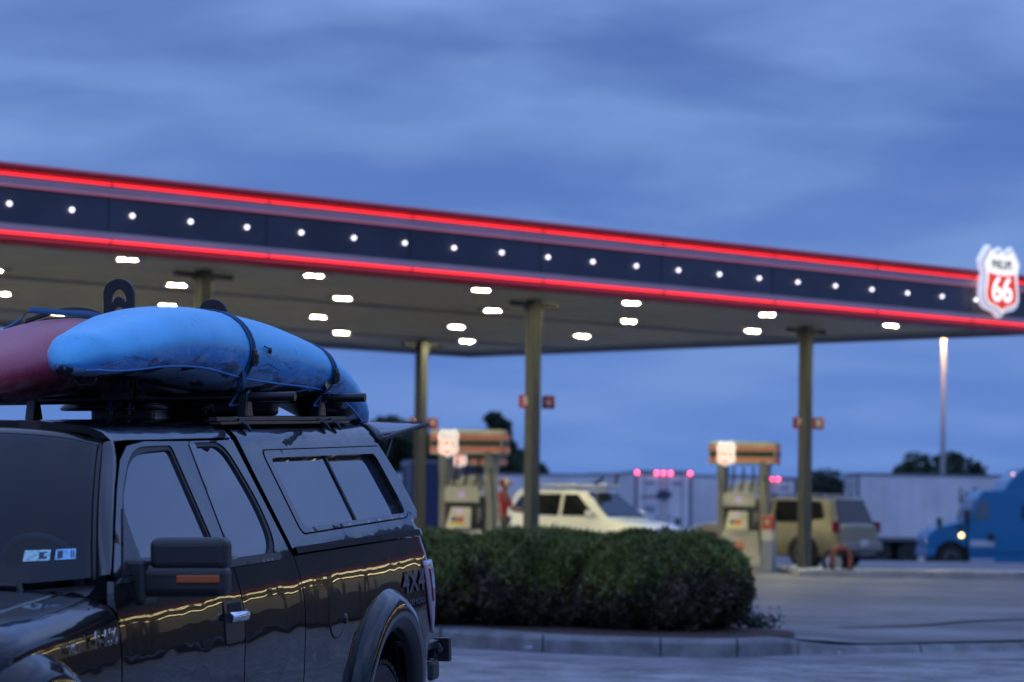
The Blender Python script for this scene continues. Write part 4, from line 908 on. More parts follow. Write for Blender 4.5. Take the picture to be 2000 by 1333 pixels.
def hedge(name, cx, cy, lx, ly, hz, n, lab, seed, kk=2.7, base=-.12, grp='clipped shrubs of the planting bed'):
    r = np.random.default_rng(seed); root = empty(name, (cx, cy, base), 0, lab, 'hedge', grp)
    # rounded box surface with lumps
    th = r.random(n)*2*PI; ph = np.arccos(r.uniform(-.93, 1, n)); k = kk
    sx, sy, sz = np.cos(th)*np.sin(ph), np.sin(th)*np.sin(ph), np.cos(ph)
    q = (np.abs(sx)**k+np.abs(sy)**k+np.abs(sz)**k)**(-1/k)
    lump = 1+.07*np.sin(5*th+seed)*np.sin(3.1*ph+seed*2)+.05*np.sin(11*th+2*seed+ph*4)+.035*np.sin(23*th)*np.cos(9*ph)
    depth = 1-.22*r.random(n)**2.2; tuft = r.random(n) < .06; depth = np.where(tuft, 1.0+.05*r.random(n), depth)
    X = sx*q*lx/2*lump*depth; Y = sy*q*ly/2*lump*depth; Z = hz*.5+sz*q*hz*.5*lump*depth; Z = np.maximum(Z, .02)
    low = Z < hz*(.52+.16*np.sin(3*th+seed)+.16*r.normal(size=n)*.6)
    # the underside tucks in
    tk = np.where(Z < hz*.35, .80+.2*Z/(hz*.35), 1.0); X *= (.94+.06*tk) if False else 1; 
    P = np.stack([X, Y, Z], 1)
    leaf_mesh('foliage', P[~low], .028, leafg, root, 3.8, 1.1, seed); leaf_mesh('dry_foliage', P[low], .034, leafb, root, 3.6, .6, seed+1)
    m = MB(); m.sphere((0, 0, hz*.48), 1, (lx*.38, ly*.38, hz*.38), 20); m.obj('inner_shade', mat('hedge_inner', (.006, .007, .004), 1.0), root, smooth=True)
    m = MB()
    for i in range(int(lx*3)): x = (r.random()-.5)*lx*.75; m.tube([(x, 0, 0), (x+.1*r.normal(), .1*r.normal(), hz*.5)], [.018, .008], 6)
    m.obj('stem', mat('hedge_stem', (.04, .03, .022), .9), root); return root
pa = on_z(1320, 1240, -.12); pb = on_z(1050, 1232, -.12)
hedge('hedge', pa.x-.12, pa.y+1.30, 2.10, 2.3, 1.11, 80000, 'rounded green juniper hedge with brown base at the right end of the planting bed', 5, 2.35)
hedge('hedge', pb.x+.10, pb.y+1.50, 2.0, 2.3, 1.12, 64000, 'middle green hedge of the planting bed just right of the truck tail', 9)
hedge('hedge', pb.x-1.5, pb.y+1.65, 1.9, 2.2, 1.10, 30000, 'green hedge half hidden behind the truck tail', 14)
# a ground cover plant at the hedge's right foot
r = np.random.default_rng(4); pc = on_z(1470, 1232, -.12); pl = empty('low_plant', (pc.x, pc.y+.4, -.11), 0, 'small sparse leafy weed at the right foot of the hedge', 'plant')
P = np.stack([r.normal(size=700)*.16, r.normal(size=700)*.15, np.abs(r.normal(size=700))*.09+.01], 1); P[:, 2] += np.maximum(0, .16-np.abs(P[:, 0]+.12))*.8*r.random(700)
leaf_mesh('leaves', P, .035, mat('weed_leaf', (.02, .035, .02), .7), pl, 1.5, .8, 6)
m = MB()
for i in range(14): a = r.random()*6.3; m.tube([(0, 0, 0), (.14*math.cos(a), .12*math.sin(a), .1+.1*r.random())], [.006, .003], 5)
m.obj('stems', MATS['hedge_stem'], pl)
paper = mat('white_paper', (.62, .64, .72), .7, bump=.4, bscale=20)
def scrap(px, py, s, z, lab, seed):
    p = on_z(px, py, z+.01); rr = random.Random(seed); m = MB(); g_ = [[(s*(i/3-.5)+rr.uniform(-.1, .1)*s, s*.7*(j/3-.5)+rr.uniform(-.1, .1)*s, abs(rr.gauss(0, .16))*s+.004) for j in range(4)] for i in range(4)]
    m.grid(g_); o = m.obj('litter', paper, solid=.003); o.location = p; tag(o, lab, 'litter', 'scraps of paper on the ground')
scrap(1790, 1267, .10, -.30, 'crumpled white paper scrap in the gutter on the right', 3)
scrap(1033, 1267, .07, -.28, 'small white scrap lying at the kerb below the hedge', 5)
scrap(1888, 1265, .035, -.30, 'tiny white speck of paper right of the larger scrap', 6)
scrap(1640, 1276, .03, -.30, 'tiny white speck of paper left of the larger scrap', 9)

# ================================================================== fuel pumps
pale = mat('pump_pale_panel', (.50, .49, .40), .4, var=.08, scale=3); pgrey = mat('pump_grey', (.17, .17, .165), .45, var=.1, scale=3); pdark = mat('pump_dark', (.02, .02, .022), .4)
orng = mat('pump_orange_stripe', (.42, .12, .075), .45, emit=(1, .36, .28), es=.10); black = mat('black_hose', (.012, .012, .012), .5); scr = mat('screen_lilac', (.3, .2, .5), .3, emit=(.62, .42, .85), es=.55)  # orange stripe and base decal carry a faint added glow, no lamp there
yel = mat('sticker_yellow', (.55, .42, .02), .5); sbl = mat('sticker_blue', (.03, .04, .25), .5); sre = mat('sticker_red', (.5, .04, .03), .5); gwp = mat('pump_sign_glow', (.9, .9, .88), .4, emit=(1.0, .93, .84), es=.80)
srp = mat('pump_sign_pink', (.7, .15, .1), .4, emit=(1.0, .22, .16), es=.75)
isl = MATS['island_concrete']
def pump(x, y, rz, lab, grp='fuel pumps under the canopy'):
    r = empty('fuel_pump', (x, y, 0.14), rz, lab, 'fuel pump', grp)
    m = MB(); m.box((0, 0, .36), (.92, .62, .72), taper=(.86, .9)); m.box((0, 0, .05), (1.0, .7, .1)); m.obj('base', pale, r, bevel=.03)
    m = MB(); m.box((0, -.335, .40), (.20, .02, .17)); m.obj('base_decal', orng, r)
    m = MB(); m.box((0, .0, 1.03), (.80, .50, .64)); m.obj('cabinet', pdark, r, bevel=.02)
    m = MB(); M = Matrix.Translation((-.06, -.30, .95)) @ Matrix.Rotation(math.radians(-22), 4, 'X'); m.box((0, 0, 0), (.52, .05, .48), M, taper=(.78, 1)); pn = m.obj('keypad_panel', pale, r, bevel=.015)
    for dx, dz, c_, w_, h_ in ((-.04, -.13, yel, .26, .07), (-.10, -.06, sbl, .11, .09), (.03, -.06, sre, .12, .09), (-.02, .12, scr, .11, .05)):
        m = MB(); m.box((dx, -.032, dz), (w_, .012, h_), M); q = m.obj('sticker', c_, r); q.parent = pn
    m = MB(); m.box((-.03, -.285, 1.37), (.70, .08, .26)); m.box((-.03, -.26, 1.52), (.62, .14, .05)); hp = m.obj('display_panel', pale, r, bevel=.015)
    m = MB(); m.box((-.03, -.335, 1.38), (.13, .014, .08)); q = m.obj('display', scr, r); q.parent = hp
    for s in (-1, 1):
        m = MB(); m.box((s*.47, 0, 1.12), (.15, .42, 2.15)); m.obj('side_column', mat('pump_column_olive', (.30, .29, .23), .45) if s > 0 else pgrey, r, bevel=.025)
        m = MB(); m.box((s*.47, -.02, 2.0), (.155, .44, .42)); m.obj('column_head', pgrey, r, bevel=.01)
    m = MB(); m.box((0, .05, 1.62), (.66, .34, .08)); m.box((-.05, -.05, 1.68), (.16, .16, .14)); m.box((.16, -.08, 1.70), (.24, .14, .14)); m.obj('nozzle_rest', pale, r, bevel=.03)
    for hx in (-.22, .0, .22):
        m = MB(); m.tube(spline([(hx, -.06, 2.1), (hx+.02, -.14, 1.85), (hx-.01, -.16, 1.68), (hx-.03, -.27, 1.45)], 5), .022, 8); m.obj('hose', black, r, smooth=True)
    m = MB(); m.tube(spline([(.50, -.20, 2.0), (.60, -.30, 1.5), (.66, -.34, .8), (.60, -.33, .18), (.48, -.32, .14), (.44, -.3, .6), (.36, -.30, 1.0)], 6), .022, 8); m.obj('hose', black, r, smooth=True)
    m = MB(); m.box((.36, -.32, 1.02), (.07, .12, .2)); m.tube([(.36, -.34, .98), (.34, -.40, .86)], .02, 8); m.obj('nozzle', pgrey, r, bevel=.01)
    m = MB(); m.box((0, 0, 2.37), (1.50, .40, .44)); bx = m.obj('topper', pgrey, r, bevel=.01)
    m = MB(); m.box((0, 0, 2.61), (1.46, .36, .05)); q = m.obj('topper_cap', pale, r, bevel=.02); q.parent = bx
    m = MB(); m.box((0, -.205, 2.37), (1.48, .01, .40)); q = m.obj('topper_face', pale, r); q.parent = bx
    for z in (2.49, 2.25): m = MB(); m.box((0, -.215, z), (1.48, .012, .085)); m.box((.755, 0, z), (.012, .40, .085)); q = m.obj('stripe', orng, r); q.parent = bx
    m = MB(); m.box((0, -.215, 2.37), (1.44, .012, .13)); m.box((.755, 0, 2.37), (.012, .34, .12)); q = m.obj('dark_band', mat('topper_olive', (.035, .035, .015), .4), r); q.parent = bx
    s = bpy.data.objects.new('shield', None); C.objects.link(s); s.parent = r; s.location = (-.34, -.26, 2.37); s.empty_display_size = .1
    shield(s, .37, 1.12, back=.06, letters=True, mats=(gwp, gwp, srp, gwp))
    return r
def flat(o):     # shield parts become direct parts of the pump (two levels only)
    for s in [c for c in o.children if c.name.startswith('shield')]:
        face = None
        kids = list(s.children)
        face = [k for k in kids if k.name.startswith('sign_box')][0]
        for k in kids:
            k.parent = o if k is face else face
            k.location = s.location if k is face else (0, 0, 0)
        face.name = 'lit_shield'
        bpy.data.objects.remove(s)
    return o
P1 = on_y(1452, 1100, 62.2)
PX = [(P1.x, 62.2, math.radians(-20), 'fuel pump on the right, next to the right canopy post and red bollard'),
      (on_y(914, 1070, 55.5).x, 55.5, math.radians(-20), 'nearest fuel pump, on the left behind the hedge'),
      (on_y(926, 1060, 70.5).x, 70.5, math.radians(-20), 'fuel pump half hidden behind the nearest left pump')]
flat(pump(*PX[0])); flat(pump(*PX[1])); flat(pump(*PX[2]))
for i, (x, y, rz, _) in enumerate(PX):
    m = MB(); m.box((0, 0, .07), (2.0, 1.2, .14)); o = m.obj('pump_island', isl, None, bevel=.04, seg=3); o.location = (x+.1, y, .002 if True else 0); o.rotation_euler = (0, 0, rz)
    tag(o, ('low concrete island under the right fuel pump', 'low concrete island under the nearest left fuel pump', 'low concrete island under the farther left fuel pump')[i], 'island')
# squeegee and waste bins beside the pumps
gb = mat('bin_grey_blue', (.23, .25, .32), .5, var=.08); wb = mat('bin_white', (.55, .55, .50), .5); rb = mat('bin_red', (.42, .07, .035), .5)
def bin_(x, y, z, rz, lab, h=1.26):
    r = empty('service_bin', (x, y, z), rz, lab, 'bin', 'service bins beside the pumps')
    m = MB(); m.box((0, 0, .33), (.30, .36, .66), taper=(.82, .9)); m.obj('body', gb, r, bevel=.02)
    m = MB(); m.box((0, 0, .78), (.235, .30, .22)); m.obj('towel_holder', wb, r, bevel=.015)
    m = MB(); m.box((0, 0, 1.04), (.245, .30, .30)); m.obj('lid', rb, r, bevel=.03)
    m = MB(); m.prism([(0, .05), (.045, 0), (0, -.06), (-.045, 0)], .01, Matrix.Translation((0, -.158, 1.06))); m.obj('emblem', wb, r); return r
b1 = on_y(1500, 1115, 61.2); bin_(b1.x, 61.2, 0.0, math.radians(-18), 'tall narrow bin with orange red top right of the right pump')
b2 = on_y(962, 1075, 56.8); bin_(b2.x, 56.8, 0.14, math.radians(-18), 'bin with red top and white band between the left pump and the person')
for z0, c_ in ((0, 0),):
    m = MB(); m.box((0, 0, .62), (.05, .25, 1.25)); o = m.obj('paper_towel_post', wb); o.location = (b2.x+.11, 56.9, .14); tag(o, 'slim white post between the left bin and the person in red', 'post')
# bent red bollard
bl, br_ = on_z(1622, 1126, 0), on_z(1664, 1128, 0); m = MB(); cx_, cy_ = (bl.x+br_.x)/2, (bl.y+br_.y)/2; hw_ = (br_.x-bl.x)/2
m.tube([(-hw_, 0, 0), (-hw_, 0, .28)]+[(-hw_*math.cos(a), 0, .34+.24*math.sin(a)) for a in np.linspace(.05, PI-.05, 12)]+[(hw_, 0, .28), (hw_, 0, 0)], .055, 12)
o = m.obj('bollard', mat('faded_red_paint', (.17, .045, .03), .55, var=.3, scale=8), smooth=True); o.location = (cx_, cy_, 0); tag(o, 'red inverted-U pipe bollard at the end of the right pump island', 'bollard')
rl = empty('hose_reel', (cx_-.02, cy_+.7, .0), 0, 'round black hose reel on the ground seen through the red bollard', 'hose reel')
m = MB()
for k in range(5): m.tube([(.26*math.cos(a), -.10+.05*k, .29+.26*math.sin(a)) for a in np.linspace(0, 2*PI, 25)[:-1]], .032, 8, closed=True)
m.obj('coiled_hose', black, rl, smooth=True); m = MB(); m.cyl((0, -.10, .28), (0, .1, .28), .12, 14); m.obj('drum', mat('galvanised', (.4, .4, .42), .4, metal=.6), rl)
m = MB(); m.box((-.13, 0, .14), (.04, .05, .28)); m.box((.13, 0, .14), (.04, .05, .28)); m.obj('stand', pdark, rl)
for x_, y_ in ((1668, 1105),):
    q = on_y(x_, y_, 64.5)

# ================================================================== unseen lit shop, added right of the view for the truck side's reflections
st_ = empty('unseen_store', (22.5, 35.0, 0), math.radians(-33), 'unseen lit store with red fascia, added right of the forecourt for the truck side reflections', 'store')
m = MB(); m.box((0, 4.5, 2.5), (26, 9, 5.0)); m.obj('wall', mat('store_wall', (.10, .08, .07), .8, var=.2), st_)
m = MB(); m.box((0, -1.2, 4.72), (27, 3.2, .75)); m.obj('fascia', mat('store_red_fascia', (.20, .010, .014), .4, emit=(1, .02, .03), es=.045), st_)
m = MB(); m.box((0, -1.2, 4.32), (26.6, 3.0, .04)); m.obj('soffit', mat('store_soffit', (.10, .08, .05), .6), st_)
m = MB(); m.add([(-14, -2.9, 5.1), (14, -2.9, 5.1), (14, 3, 9.2), (-14, 3, 9.2), (14, 9.5, 5.1), (-14, 9.5, 5.1)], [(0, 1, 2, 3), (3, 2, 4, 5), (0, 3, 5), (1, 4, 2)]); m.obj('roof', mat('store_shingle', (.018, .015, .014), .9, var=.3, scale=4), st_)
for k in range(13): m = MB(); m.box((-12+2*k, -2.1, 4.27), (1.7, .12, .05)); m.obj('soffit_light', mat('store_tube_glow', (1, 1, 1), .4, emit=(1, .84, .42), es=5.5), st_); m = MB(); m.box((-12+2*k, -.6, 4.27), (1.7, .12, .05)); m.obj('soffit_light', MATS['store_tube_glow'], st_)
for k in range(9): m = MB(); m.box((-12+3*k, -2.5, 2.15), (.22, .22, 4.3)); m.obj('column', mat('store_column', (.05, .04, .03), .6), st_)
for k in range(8): m = MB(); m.box((-10.5+3*k, -.10, 3.55), (2.3, .10, .07)); m.obj('reflection_tube', MATS['store_tube_glow'], st_)  # extra tubes, added to give the truck side its second gold line
for k in range(8): m = MB(); m.box((-10.5+3*k, -.03, 2.5), (2.5, .05, 1.5)); m.obj('window', mat('store_window_glow', (.3, .3, .2), .2, emit=(1, .80, .42), es=.07), st_)
# ================================================================== vehicles (x forward, y left in their own frame)
gl_dark = mat('car_glass', (.010, .012, .014), .04, spec=.6)
tyr2 = mat('car_tyre', (.015, .015, .015), .8); rim2 = mat('car_rim', (.40, .41, .43), .3, metal=.8)
def suv(name, loc, rz, lab, body, L=4.7, Wd=1.86, H=1.72, hood_h=1.02, kind='suv', rack=True, cat='car', rearglass=None):
    r = empty(name, loc, rz, lab, cat, 'cars at the pumps'); w = Wd/2; m = MB(); x0, x1 = -L/2, L/2
    # lower body: stations (x, half width, z low, z top)
    stn = [(x1, w*.70, .42, .72), (x1-.06, w*.82, .30, .84), (x1-.25, w*.93, .26, .93), (x1-.7, w*.98, .26, .99), (x1-1.25, w, .26, hood_h+.03), (0.2, w, .26, hood_h+.05), (-1.2, w, .26, hood_h+.07), (x0+.5, w*.99, .28, hood_h+.08), (x0+.15, w*.95, .32, hood_h+.07), (x0+.02, w*.88, .38, hood_h+.03), (x0, w*.84, .45, .95)]
    rows = []
    for x, hw, zl, zt in stn:
        hgt = zt-zl; half = [(0, zl), (hw*.9, zl), (hw*.985, zl+.10), (hw, zl+hgt*.45), (hw*.985, zl+hgt*.72), (hw*.94, zt-.05), (hw*.86, zt), (hw*.5, zt+.025), (0, zt+.035)]
        rows.append([(x, a, b) for a, b in half]+[(x, -a, b) for a, b in reversed(half[:-1])])
    m.grid(rows); m.add([p for p in rows[0]], [tuple(range(len(rows[0])))]); m.add([p for p in rows[-1]], [tuple(range(len(rows[-1])))])
    bo = m.obj('body', body, r, auto=.9)
    # cabin: stations on (x at beltline, x at roof)
    zb = hood_h+.05; bw, rw = w*.93, w*.74; xf0, xf1, xr0, xr1 = x1-1.15, x1-1.95, x0+.08, x0+.42
    if kind == 'wagon': xr1 = x0+.30; xf0, xf1 = x1-1.35, x1-1.85
    def loft(z, t):  # outline at height fraction t
        a = xf0+(xf1-xf0)*t; b = xr0+(xr1-xr0)*t; h = bw+(rw-bw)*t; z = zb+(H-zb)*t
        return [(a, -h*.86, z), (a-.10, -h, z), (b+.14, -h, z), (b, -h*.84, z), (b, h*.84, z), (b+.14, h, z), (a-.10, h, z), (a, h*.86, z)]
    R = [loft(0, t) for t in (-.05, .5, .93)]; top = [(p[0]*.97+(xf1+xr1)/2*.03, p[1]*.9, H) for p in loft(0, 1)]; R.append(top)
    m = MB(); m.grid([q+[q[0]] for q in R]); m.add(top, [tuple(range(8))]); m.obj('cabin', body, r, auto=.8, bevel=.05, seg=3)
    def pane(nm, P4, par=r, off=.012):
        m = MB(); m.add(P4, [(0, 1, 2, 3)]); o = m.obj(nm, gl_dark, par, solid=.012); return o
    def on_side(x, t, s): h = bw+(rw-bw)*t+.012; return (x, s*h, zb+(H-zb)*t)
    for s in (1, -1):
        xa = lambda t: xf0+(xf1-xf0)*t-.22; xb = lambda t: xr0+(xr1-xr0)*t+.30
        mid1, mid2 = (xf0+xr0)/2+.25, (xf0+xr0)/2-.62
        pane('side_window', [on_side(xa(.08)-.02, .08, s), on_side(mid1+.05, .08, s), on_side(mid1+.05, .86, s), on_side(xa(.86), .86, s)])
        pane('side_window', [on_side(mid1-.05, .08, s), on_side(mid2+.05, .08, s), on_side(mid2+.05, .86, s), on_side(mid1-.05, .86, s)])
        pane('side_window', [on_side(mid2-.05, .12, s), on_side(xb(.12), .22, s), on_side(xb(.86), .80, s), on_side(mid2-.05, .86, s)])
        m = MB(); m.box((xa(.1)-.05, s*(w+.10), zb+.10), (.12, .20, .16)); m.obj('wing_mirror', body, r, bevel=.04, seg=3)
        for x in (mid1-.05, mid2-.02): m = MB(); m.box((x, s*(w+.005), .93), (.16, .03, .035)); m.obj('door_handle', rim2, r, bevel=.01)
        if rack: m = MB(); m.tube([(xf1-.15, s*rw*.86, H+.01), (xf1-.3, s*rw*.86, H+.06), (xr1+.35, s*rw*.86, H+.06), (xr1+.2, s*rw*.86, H+.01)], .018, 8); m.obj('roof_rail', rim2, r, smooth=True)
    o = loft(0, .06); p = loft(0, .92)
    pane('windscreen', [(o[0][0]+.012, o[0][1]*.95, o[0][2]), (o[7][0]+.012, o[7][1]*.95, o[7][2]), (p[7][0]+.012, p[7][1]*.93, p[7][2]), (p[0][0]+.012, p[0][1]*.93, p[0][2])])
    pane('rear_window', [(o[3][0]-.014, o[3][1]*.97, o[3][2]), (o[4][0]-.014, o[4][1]*.97, o[4][2]), (p[4][0]-.014, p[4][1]*.95, p[4][2]), (p[3][0]-.014, p[3][1]*.95, p[3][2])])
    for s in (1, -1):
        m = MB(); m.box((x1-.16, s*w*.78, .74), (.22, .34, .16)); m.obj('headlight', mat('car_lamp_clear', (.55, .55, .52), .1, spec=1.0), r, bevel=.04, seg=3)
        m = MB(); m.box((x0+.07, s*w*.90, .95), (.12, .16, .26)); m.obj('tail_light', mat('car_lamp_red', (.22, .01, .02), .2), r, bevel=.02)
        for x in (x1-.92, x0+.92):
            wh = wheel(r, (x, s*(w-.075), .35), .35, .23, .23, tyr2, rim2, treads=0, M=Matrix.Identity(4) if s > 0 else Matrix.Rotation(PI, 4, 'Z'), spokes=5)
            m = MB(); m.grid([[(x+.43*math.cos(a), s*(w+.006), .37+.42*math.sin(a)), (x+.36*math.cos(a), s*(w+.006), .37+.35*math.sin(a))] for a in np.linspace(-.3, PI+.3, 18)]); q = m.obj('wheel_arch', pdark, r, solid=.01)
            m = MB(); m.cyl((x, s*(w-.25), .37), (x, s*(w+.004), .37), .385, 24); m.obj('wheel_well', dark, r)
    m = MB(); m.box((x1-.02, 0, .52), (.08, w*1.2, .16)); m.obj('grille', pdark, r, bevel=.02)
    m = MB(); m.box((x0-.05, 0, .52), (.14, w*1.75, .22)); m.obj('rear_bumper', body if kind != 'wagon' else mat('tan_bumper', (.24, .23, .21), .4), r, bevel=.04, seg=3)
    m = MB(); m.box((x0-.13, 0, .60), (.02, .32, .15)); m.obj('number_plate', mat('plate_white', (.6, .6, .62), .5), r)
    return r
white_paint = mat('white_car_paint', (.82, .81, .76), .25, coat=.6); tan_paint = mat('tan_car_paint', (.26, .23, .14), .3, coat=.6)
cw = on_y(1160, 1080, 66.0)
wv = suv('white_suv', (cw.x-.05, 66.3, .0), math.radians(-40), 'white suv with roof rails facing right behind the hedge', white_paint, L=4.4, Wd=1.8, H=1.70, hood_h=1.02)
m = MB()
for x in (.1, -.9): m.tube([(x, -.78, 1.80), (x, .78, 1.80)], .02, 8)
m.box((-.45, .2, 1.82), (1.9, .5, .05)); m.obj('roof_basket', white_paint, wv, bevel=.01)
m = MB(); m.tube([(.45, .3, 1.84), (.5, .32, 2.05), (.46, .3, 2.12)], .03, 8); m.obj('rack_clamp', pdark, wv); m = MB(); m.tube([(.0, .1, 1.86), (.28, .05, 2.0)], .035, 8); m.obj('rack_clamp', pdark, wv)
ct = on_y(1560, 1110, 66.0)
suv('tan_suv', (ct.x-.40, 66.6, .0), math.radians(138), 'tan boxy older suv seen from behind at the right pump', tan_paint, L=4.5, Wd=1.76, H=1.62, hood_h=.96, kind='wagon')

# ---- articulated trailers and tractor on the lower lot behind
LOT = -1.08
alu = mat('trailer_white_skin', (.60, .60, .62), .45, var=.08, scale=.5); alug = mat('trailer_grey_frame', (.13, .14, .17), .5); markr = mat('marker_red_glow', (.6, .02, .05), .4, emit=(1.0, .055, .13), es=26)
def trailer(x, y, rz, lab, L=15.5, lit=True, skin=None, text_=None, grp='parked semi trailers behind the station'):
    """rear doors at the local origin facing -y, body running to +y"""
    r = empty('semi_trailer', (x, y, LOT), rz, lab, 'trailer', grp); sk = skin or alu
    m = MB(); m.box((0, L/2+.06, 2.62), (2.56, L, 2.84)); m.obj('box_body', sk, r, bevel=.02)
    for s in (-1, 1):
        m = MB(); k = .6
        while k < L: m.box((s*1.29, k, 2.62), (.03, .05, 2.7)); k += .61
        m.box((s*1.283, L/2, 1.3), (.02, L-.4, .06)); m.obj('side_ribs', sk, r)
    m = MB(); m.box((0, L/2+.06, 4.07), (2.62, L+.04, .12)); m.box((0, L/2+.06, 1.17), (2.62, L+.04, .16)); m.box((-1.27, 0, 2.6), (.12, .1, 2.9)); m.box((1.27, 0, 2.6), (.12, .1, 2.9)); m.box((0, 0, 4.02), (2.6, .12, .18)); m.obj('frame_rails', alug, r)
    for s in (-1, 1):
        m = MB(); m.box((s*.61, -.03, 2.58), (1.14, .05, 2.72)); d = m.obj('rear_door', sk, r, bevel=.01)
        m = MB()
        for q in (.18, .86): m.cyl((s*q, -.075, 1.25), (s*q, -.075, 3.9), .018, 8)
        m.box((s*.30, -.08, 2.0), (.24, .03, .05)); h = m.obj('lock_rod', alug, r); h.parent = d
        m = MB(); m.box((s*.62, -.065, 3.55), (.42, .012, .10)); h = m.obj('door_lettering', mat('faded_lettering', (.10, .12, .18), .6), r); h.parent = d
    m = MB(); m.prism([(-.36, -.02), (-.20, .22), (.05, .26), (.40, .10), (.36, -.05), (.12, -.22), (-.30, -.16)], .012, Matrix.Translation((0, -.07, 3.0))); m.obj('logo_patch', mat('logo_dark_blue', (.03, .05, .10), .6), r)
    m = MB(); m.box((-.62, -.065, 2.93), (.8, .012, .09)); m.obj('logo_stripe', mat('logo_dull_red', (.22, .06, .08), .6), r)
    m = MB(); m.box((-.62, -.065, 2.35), (.5, .012, .34)); m.obj('notice_panel', mat('notice_grey', (.24, .27, .34), .6), r)
    m = MB(); m.box((.66, -.07, 1.75), (.26, .03, .42)); m.obj('placard', mat('placard_dark', (.05, .06, .09), .6), r)
    if lit:
        for q in ((-1.22, -.32, 0, .32, 1.22) if lit is True else lit): m = MB(); m.sphere((q, -.10, 4.02), .055, n=10); m.obj('marker_light', markr, r, smooth=True)
    m = MB(); m.box((0, .1, .72), (2.3, .1, .12)); m.box((-.6, .1, .95), (.08, .08, .5)); m.box((.6, .1, .95), (.08, .08, .5)); m.obj('underrun_guard', alug, r)
    for yy in (1.1, 2.35):
        for s in (-1, 1): wheel(r, (s*1.0, yy, .51), .51, .5, .28, tyr2, alug, treads=0, M=Matrix.Rotation(-PI/2*s, 4, 'Z'), spokes=8)
    m = MB(); m.box((0, L*.5, 1.0), (1.2, L*.9, .25)); m.box((-1.0, L-3.5, .6), (.12, .12, 1.1)); m.box((1.0, L-3.5, .6), (.12, .12, 1.1)); m.obj('chassis', pdark, r)
    if text_:
        m_ = mat('trailer_letter', (.04, .05, .06), .6); text(text_, 1.0, 'lettering', m_, r, Matrix.Translation((-1.31, L-6.2, 3.05)) @ Matrix.Rotation(-PI/2, 4, 'Z') @ RX90, .01, sx=.75, bold=.01)
        m = MB(); m.prism([(-.9, .1), (.9, .1), (.8, -.05), (.3, -.18), (-.5, -.18)], .02, Matrix.Translation((-1.31, L-5.6, 2.05)) @ Matrix.Rotation(-PI/2, 4, 'Z')); m.obj('red_swoosh', MATS['logo_dull_red'], r)
    return r
def yx(px, y): return on_y(px, 1000, y).x
# two trailers seen from behind
trailer(yx(1295, 132), 132, math.radians(2), 'white semi trailer with five red marker lights above its rear doors, behind the white suv')
trailer(yx(1506, 150), 150, math.radians(0), 'white semi trailer with lit red markers between the right pump and right post', lit=(-.30, -.02, .34))
# trailers seen from the side
trailer(yx(1238, 150), 150.5, math.radians(76), 'long pale trailer side reaching left behind the white suv', lit=False)
trailer(yx(1480, 146), 146.0, math.radians(85), 'pale trailer side between the lit trailer doors and the right pump', L=8.5, lit=False)
trailer(yx(1995, 131), 131.0, math.radians(87), 'long white trailer with dark lettering behind the blue tractor', L=7.9+0.0, lit=False, text_='LandAir') if False else None
T3 = trailer(yx(1663, 130.5), 130.5, math.radians(-84), 'long white trailer with dark lettering behind the blue tractor', L=15.0, lit=False)
m_ = mat('trailer_letter', (.04, .05, .06), .6)
for s in (1,):
    text('Ledbetter', .78, 'lettering', m_, T3, Matrix.Translation((1.315, 4.65, 3.22)) @ Matrix.Rotation(PI/2, 4, 'Z') @ RX90, .01, sx=.60, bold=.016, align='LEFT')
    m = MB(); m.prism([(-.9, .08), (.9, .08), (.8, -.05), (.3, -.14), (-.6, -.14)], .02, Matrix.Translation((1.315, 5.5, 2.86)) @ Matrix.Rotation(PI/2, 4, 'Z')); m.obj('red_swoosh', MATS['logo_dull_red'], T3)
    text('LA', .30, 'lettering', m_, T3, Matrix.Translation((1.312, 1.2, 2.0)) @ Matrix.Rotation(PI/2, 4, 'Z') @ RX90, .01) if False else None
# dark blue trailer at the left behind the posts
dbl = mat('dark_blue_skin', (.010, .022, .075), .5, var=.1, scale=1)
trailer(yx(792, 112), 112, math.radians(-82), 'dark blue box trailer behind the left pumps', L=2.4, lit=False, skin=dbl)
# blue tractor unit facing left
trb = mat('tractor_blue', (.001, .140, .30), .3, coat=.6); trd = mat('tractor_glass', (.10, .14, .17), .1)
tr = empty('semi_tractor', (yx(1847, 118), 118, LOT), math.radians(4), 'bright blue semi tractor with lit amber lamps at the right edge', 'truck')
def prf(P, w, name, m_, y=0, bev=.06):
    P = [(x*.74 if x > 0 else x, z) for x, z in P]; m = MB(); m.prism(P, w, Matrix.Translation((0, y, 0))); return m.obj(name, m_, tr, bevel=bev, seg=3)
prf([(-.95, .55), (-1.0, 1.25), (-.92, 1.55), (-.6, 1.78), (.2, 1.98), (.95, 2.12), (.95, 1.0), (.65, 1.0), (.62, .55), (.55, .55)], 2.0, 'bonnet', trb)
prf([(.95, .75), (.95, 2.12), (1.35, 2.95), (1.7, 3.32), (4.9, 3.38), (4.9, .75)], 2.4, 'cab', trb)
prf([(2.9, 3.34), (3.2, 3.72), (3.9, 4.22), (4.9, 4.35), (4.9, 3.34)], 2.2, 'roof_fairing', trb)
prf([(1.0, .38), (1.0, .80), (4.9, .80), (4.9, .38)], 2.3, 'side_skirt', trb)
prf([(1.18, 2.22), (1.50, 2.86), (2.05, 2.88), (2.05, 2.18), (1.3, 2.10)], .04, 'door_window', trd, y=-1.22, bev=.01)
prf([(3.9, 2.15), (4.18, 2.15), (4.18, 2.75), (3.9, 2.75)], .04, 'sleeper_window', pdark, y=-1.22, bev=.02)
prf([(.98, 2.16), (1.36, 2.93), (1.30, 2.96), (.90, 2.18)], 2.1, 'windscreen', trd, bev=.01)
